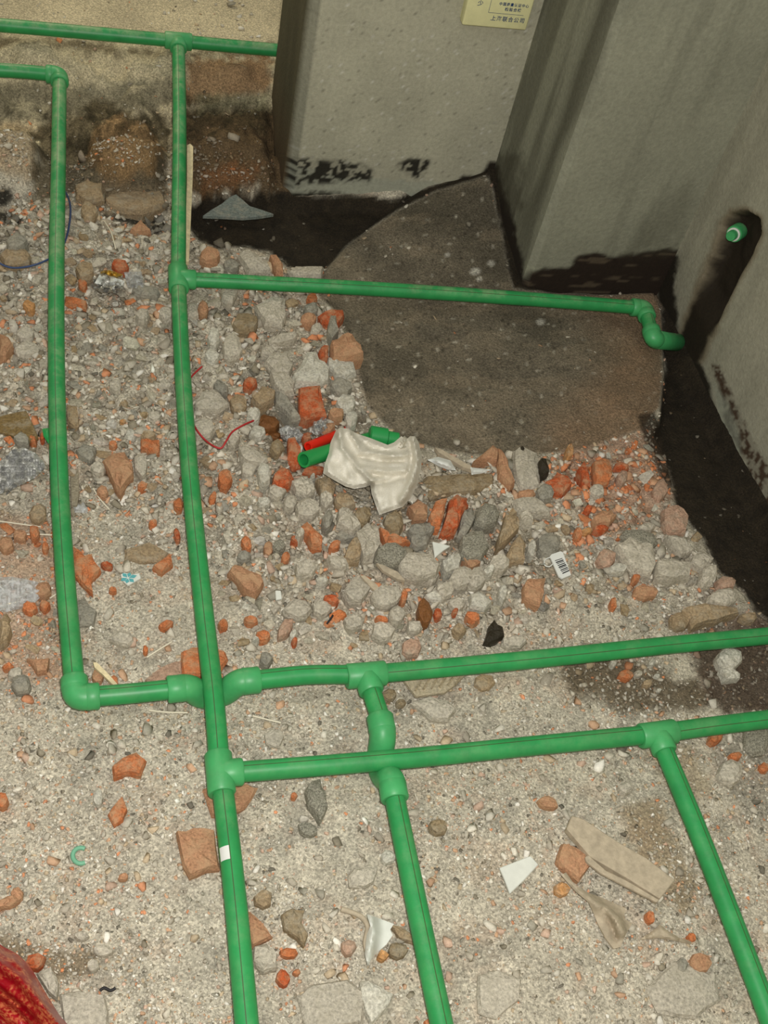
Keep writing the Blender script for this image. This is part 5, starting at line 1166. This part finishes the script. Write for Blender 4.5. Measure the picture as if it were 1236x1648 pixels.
# ================================================================== RUBBLE THAT FILLS THE FIELD
TMESH = [mesh('rubble', V_, [tuple(int(k) for k in f) for f in F_]) for V_, F_ in TM]
for m_ in TMESH: m_.materials.append(M_STONE)
TMESHB = []
for m_ in TMESH[:10]:
    c = m_.copy(); c.materials.clear(); c.materials.append(M_BRICK); TMESHB.append(c)
REG = [('in the trench-side pile above the upper cross pipe', [(300, 395), (530, 440), (520, 470), (300, 450)]),
       ('left of the left pipe in its upper half', [(-60, 370), (82, 370), (84, 700), (-60, 700)]),
       ('left of the left pipe in its lower half', [(-60, 700), (88, 700), (96, 1060), (-60, 1060)]),
       ('between the left and the long pipe near the doorway', [(112, 335), (275, 345), (275, 560), (108, 560)]),
       ('between the left and the long pipe around the middle', [(108, 560), (280, 560), (300, 800), (112, 800)]),
       ('right of the long pipe above the pit', [(305, 480), (520, 490), (560, 620), (460, 690), (310, 690)]),
       ('right of the long pipe level with the sack', [(318, 690), (430, 700), (520, 800), (540, 860), (330, 860)]),
       ('in the lower heap left of the dusty block', [(330, 860), (540, 860), (560, 1040), (345, 1040)]),
       ('in the lower heap above the upper right pipe', [(560, 880), (840, 880), (880, 1010), (660, 1050), (560, 1050)]),
       ('in the heap right of the sack', [(600, 800), (860, 780), (900, 880), (620, 880)]),
       ('in the red rubble beside the mortar patch', [(870, 735), (1050, 710), (1075, 800), (1040, 870), (880, 870)]),
       ('in the right corner of the rubble above the pipe', [(860, 870), (1110, 850), (1190, 980), (980, 990), (860, 980)])]
CL = {'pale': ('P', 'small pale dusty rubble stone '), 'grey': ('G', 'small grey rubble stone '), 'tan': ('T', 'small tan mortar lump '), 'white': ('W', 'small whitish quartz stone '), 'brick': ('B', 'small orange brick crumb ')}
r = random.Random(21); cnt = {k: 0 for k in CL}; fill = 0
import re
cut = re.compile(r',| (in|at|right|left|below|above|under|between|beside|touching|lying|standing|on|amid|against|inside|over|tucked|with|near|just|among|leaning|jutting|pointing|peeking|beneath|running|directly|behind|overhanging|across|where|along|close|from|half|down) ')
shorts = {}
for x_, y_, lb in LAND:
    sh = cut.split(lb)[0].strip(); shorts.setdefault(sh, []).append((x_, y_))
LM = [(v[0][0], v[0][1], k) for k, v in shorts.items() if len(v) == 1 and len(k.split()) >= 3]
used = set()
def where_label(base, x, y):
    for d_, x_, y_, k in sorted(((x-a)**2+(y-b)**2, a, b, k) for a, b, k in LM)[:6]:
        dx, dy = x-x_, y-y_
        wd_ = ('right of' if dx > 0 else 'left of') if abs(dx) > 2*abs(dy) else ('below' if dy > 0 else 'above') if abs(dy) > 2*abs(dx) else ('below' if dy > 0 else 'above')+' and '+('right of' if dx > 0 else 'left of')
        lb = base+wd_+' the '+k
        if len(lb.split()) <= 16 and lb not in used: used.add(lb); return lb
    return None
weights = {2: (5, 2, 2, 1, 2.5), 10: (3, 1, 2, 1, 4)}
tries = 0; placed = list(OCC)
while fill < 330 and tries < 9000:
    tries += 1; ri = r.choices(range(len(REG)), [1, 4, 3, 5, 4, 5, 5, 6, 7, 3, 4, 5])[0]; where, poly = REG[ri]
    xs = [p[0] for p in poly]; ys = [p[1] for p in poly]; x, y = r.uniform(min(xs), max(xs)), r.uniform(min(ys), max(ys))
    if sdf(np.array([x]), np.array([y]), poly)[0] > -2: continue
    sz = r.uniform(6.5, 12.5)*(1.0 if y > 480 else .95)
    if any((x-a)**2+(y-b)**2 < (sz*.75+c*.85)**2 for a, b, c in placed): continue
    cl = r.choices(list(CL), weights.get(ri, (9, 3, 3.5, 2, .7)))[0]
    p = gp(x, y); i = min(int(np.searchsorted(gx, p.x)), nx-1); j = min(int(np.searchsorted(gy, p.y)), ny-1)
    if blk[i, j] > .3 or mm[i, j] > .4: continue
    dep = (p-CAMP).dot(CF); s = sz*dep/FPX
    k = r.randrange(10 if cl == 'brick' else len(TMESH)); code, ltxt = CL[cl]
    o = bpy.data.objects.new('brick_crumb' if cl == 'brick' else 'rubble_stone', (TMESHB if cl == 'brick' else TMESH)[k]); COL.objects.link(o)
    o.location = (p.x, p.y, G(p.x, p.y)+s*.28); o.rotation_euler = (r.uniform(-.4, .4), r.uniform(-.4, .4), r.uniform(0, 6.28)); o.scale = (s*r.uniform(.85, 1.3), s*r.uniform(.7, 1.0), s*r.uniform(.75, 1.1))
    c = SM[code][1]; v = r.uniform(.82, 1.1); o.color = (c[0]*v, c[1]*v, c[2]*v*r.uniform(.92, 1.05), 1)
    tag(o, where_label(ltxt, x, y) or ltxt+where, 'brick' if cl == 'brick' else 'rubble', ltxt.strip()+'s '+where); placed.append((x, y, sz)); fill += 1
def cloud(name, X, Y, S_, Cc, label, flat=(.6, 1.), sink=.2, tm=None):
    """thousands of grains too small to pick apart, as one object of real geometry"""
    Vs = []; Fs = []; Cs = []; off = 0; tm = tm or TM
    N = len(X); which = rng.integers(0, len(tm), N)
    gi = np.clip(np.searchsorted(gx, X), 0, nx-1); gj = np.clip(np.searchsorted(gy, Y), 0, ny-1); Zg = GZ[gi, gj]
    for k, (V_, F_) in enumerate(tm):
        m_ = which == k; n = int(m_.sum())
        if not n: continue
        a = rng.uniform(0, 6.283, n); ca, sa = np.cos(a)[:, None], np.sin(a)[:, None]
        tx_, ty_ = rng.normal(0, .3, n)[:, None], rng.normal(0, .3, n)[:, None]
        s = S_[m_][:, None]; sx = s*rng.uniform(.8, 1.35, (n, 1)); sy = s*rng.uniform(.7, 1.1, (n, 1)); sz_ = s*rng.uniform(flat[0], flat[1], (n, 1))
        x = V_[None, :, 0]*sx; y = V_[None, :, 1]*sy; z = V_[None, :, 2]*sz_+x*tx_+y*ty_
        Pn = np.stack([x*ca-y*sa+X[m_][:, None], x*sa+y*ca+Y[m_][:, None], z+(Zg[m_]+S_[m_]*sink)[:, None]], -1)
        Vs.append(Pn.reshape(-1, 3)); Cs.append(np.repeat(Cc[m_], len(V_), 0))
        Fs.append((F_[None]+(np.arange(n)*len(V_))[:, None, None]+off).reshape(-1, 3)); off += n*len(V_)
    V = np.concatenate(Vs); me = big_mesh(name, V, np.concatenate(Fs)); put_attr(me, 'col', rgba(np.clip(np.concatenate(Cs), .004, .9)))
    return tag(link(name, me, M_STUFF), label, 'rubble', kind='stuff')
PAL = np.array([C3(184, 177, 160), C3(206, 200, 184), C3(156, 148, 132), C3(142, 138, 124), C3(178, 158, 128), C3(190, 158, 136), C3(120, 112, 94), C3(226, 222, 210), C3(206, 130, 84), C3(190, 148, 114), C3(78, 74, 64)])
WT = np.array([.27, .14, .14, .08, .09, .05, .05, .05, .055, .05, .025])
# coarse bits, 10 to 20 pixels, too many to single out; then grit
for name, want, smin, smax, wc, wf, lab in (('loose_rubble', 15000, 3.2, 10.5, 1.0, .16, 'loose pale and orange rubble bits strewn over the whole floor'),
                                            ('gravel', 95000, 1.4, 5.2, .9, .95, 'fine pale gravel and mortar grit covering the floor')):
    n = int(want*9); X = rng.uniform(-.5, XR, n); Y = rng.uniform(.0, 2.75, n)
    gi = np.clip(np.searchsorted(gx, X), 0, nx-1); gj = np.clip(np.searchsorted(gy, Y), 0, ny-1)
    pxs, pys = PX[gi, gj], PY[gi, gj]; vis = (pxs > -60) & (pxs < 1290) & (pys > -30) & (pys < 1700)
    cw = co[gi, gj]; b_ = blk[gi, gj]; m_ = mm[gi, gj]; sl_ = bk[gi, gj]
    pr = (wf+(wc-wf)*cw)*(1-.965*b_)*(1-.985*m_)*(1-.90*sl_)
    dp0 = np.stack([X, Y, 0*X-CH], -1)@aF; pr = pr*(1.15/dp0)**3*.62
    if name == 'gravel': pr = pr*(.35+.65*ss(.35, .55, fbm(X*9, Y*9, 3)))
    keep = vis & (rng.random(n) < pr) & ((X < XA-.01) | (Y < YA-.01)) & ~((X > XS-.01) & (Y > YB-.01))
    X, Y, gi, gj, cw = X[keep][:want], Y[keep][:want], gi[keep][:want], gj[keep][:want], cw[keep][:want]; n = len(X)
    dep = np.stack([X, Y, 0*X-CH], -1)@aF
    S_ = (smin+(smax-smin)*rng.random(n)**2.2)*dep/FPX
    if name == 'gravel': S_ *= (.8+.35*cw)
    base = gc_[gi, gj]; wloc = np.tile(WT, (n, 1)); pxs, pys = PX[gi, gj], PY[gi, gj]
    red = ss(60, -40, sdf(pxs, pys, [(900, 715), (1050, 700), (1070, 800), (960, 860), (900, 800)]))*.9+ss(30, -30, sdf(pxs, pys, [(-60, 820), (90, 820), (110, 1120), (-60, 1120)]))*.55
    wloc[:, 8] += red*.35; wloc[:, 9] += red*.25; wloc[:, 8] *= .5+.5*cw+red
    cum = np.cumsum(wloc/wloc.sum(1, keepdims=True), 1); pick = (rng.random((n, 1)) > cum).sum(1).clip(0, len(PAL)-1)
    Cc = PAL[pick]*1.14*(rng.uniform(.76, 1.18, n))[:, None]
    lum = base.mean(1); dkf = np.clip((.2-lum)/.18, 0, .7)[:, None]; Cc = Cc*(1-dkf)+base*dkf; Cc = Cc*.82+(base*1.05)*.18
    cloud(name, X, Y, S_, Cc, lab, sink=.22 if name == 'gravel' else .3)
bpy.context.view_layer.update()
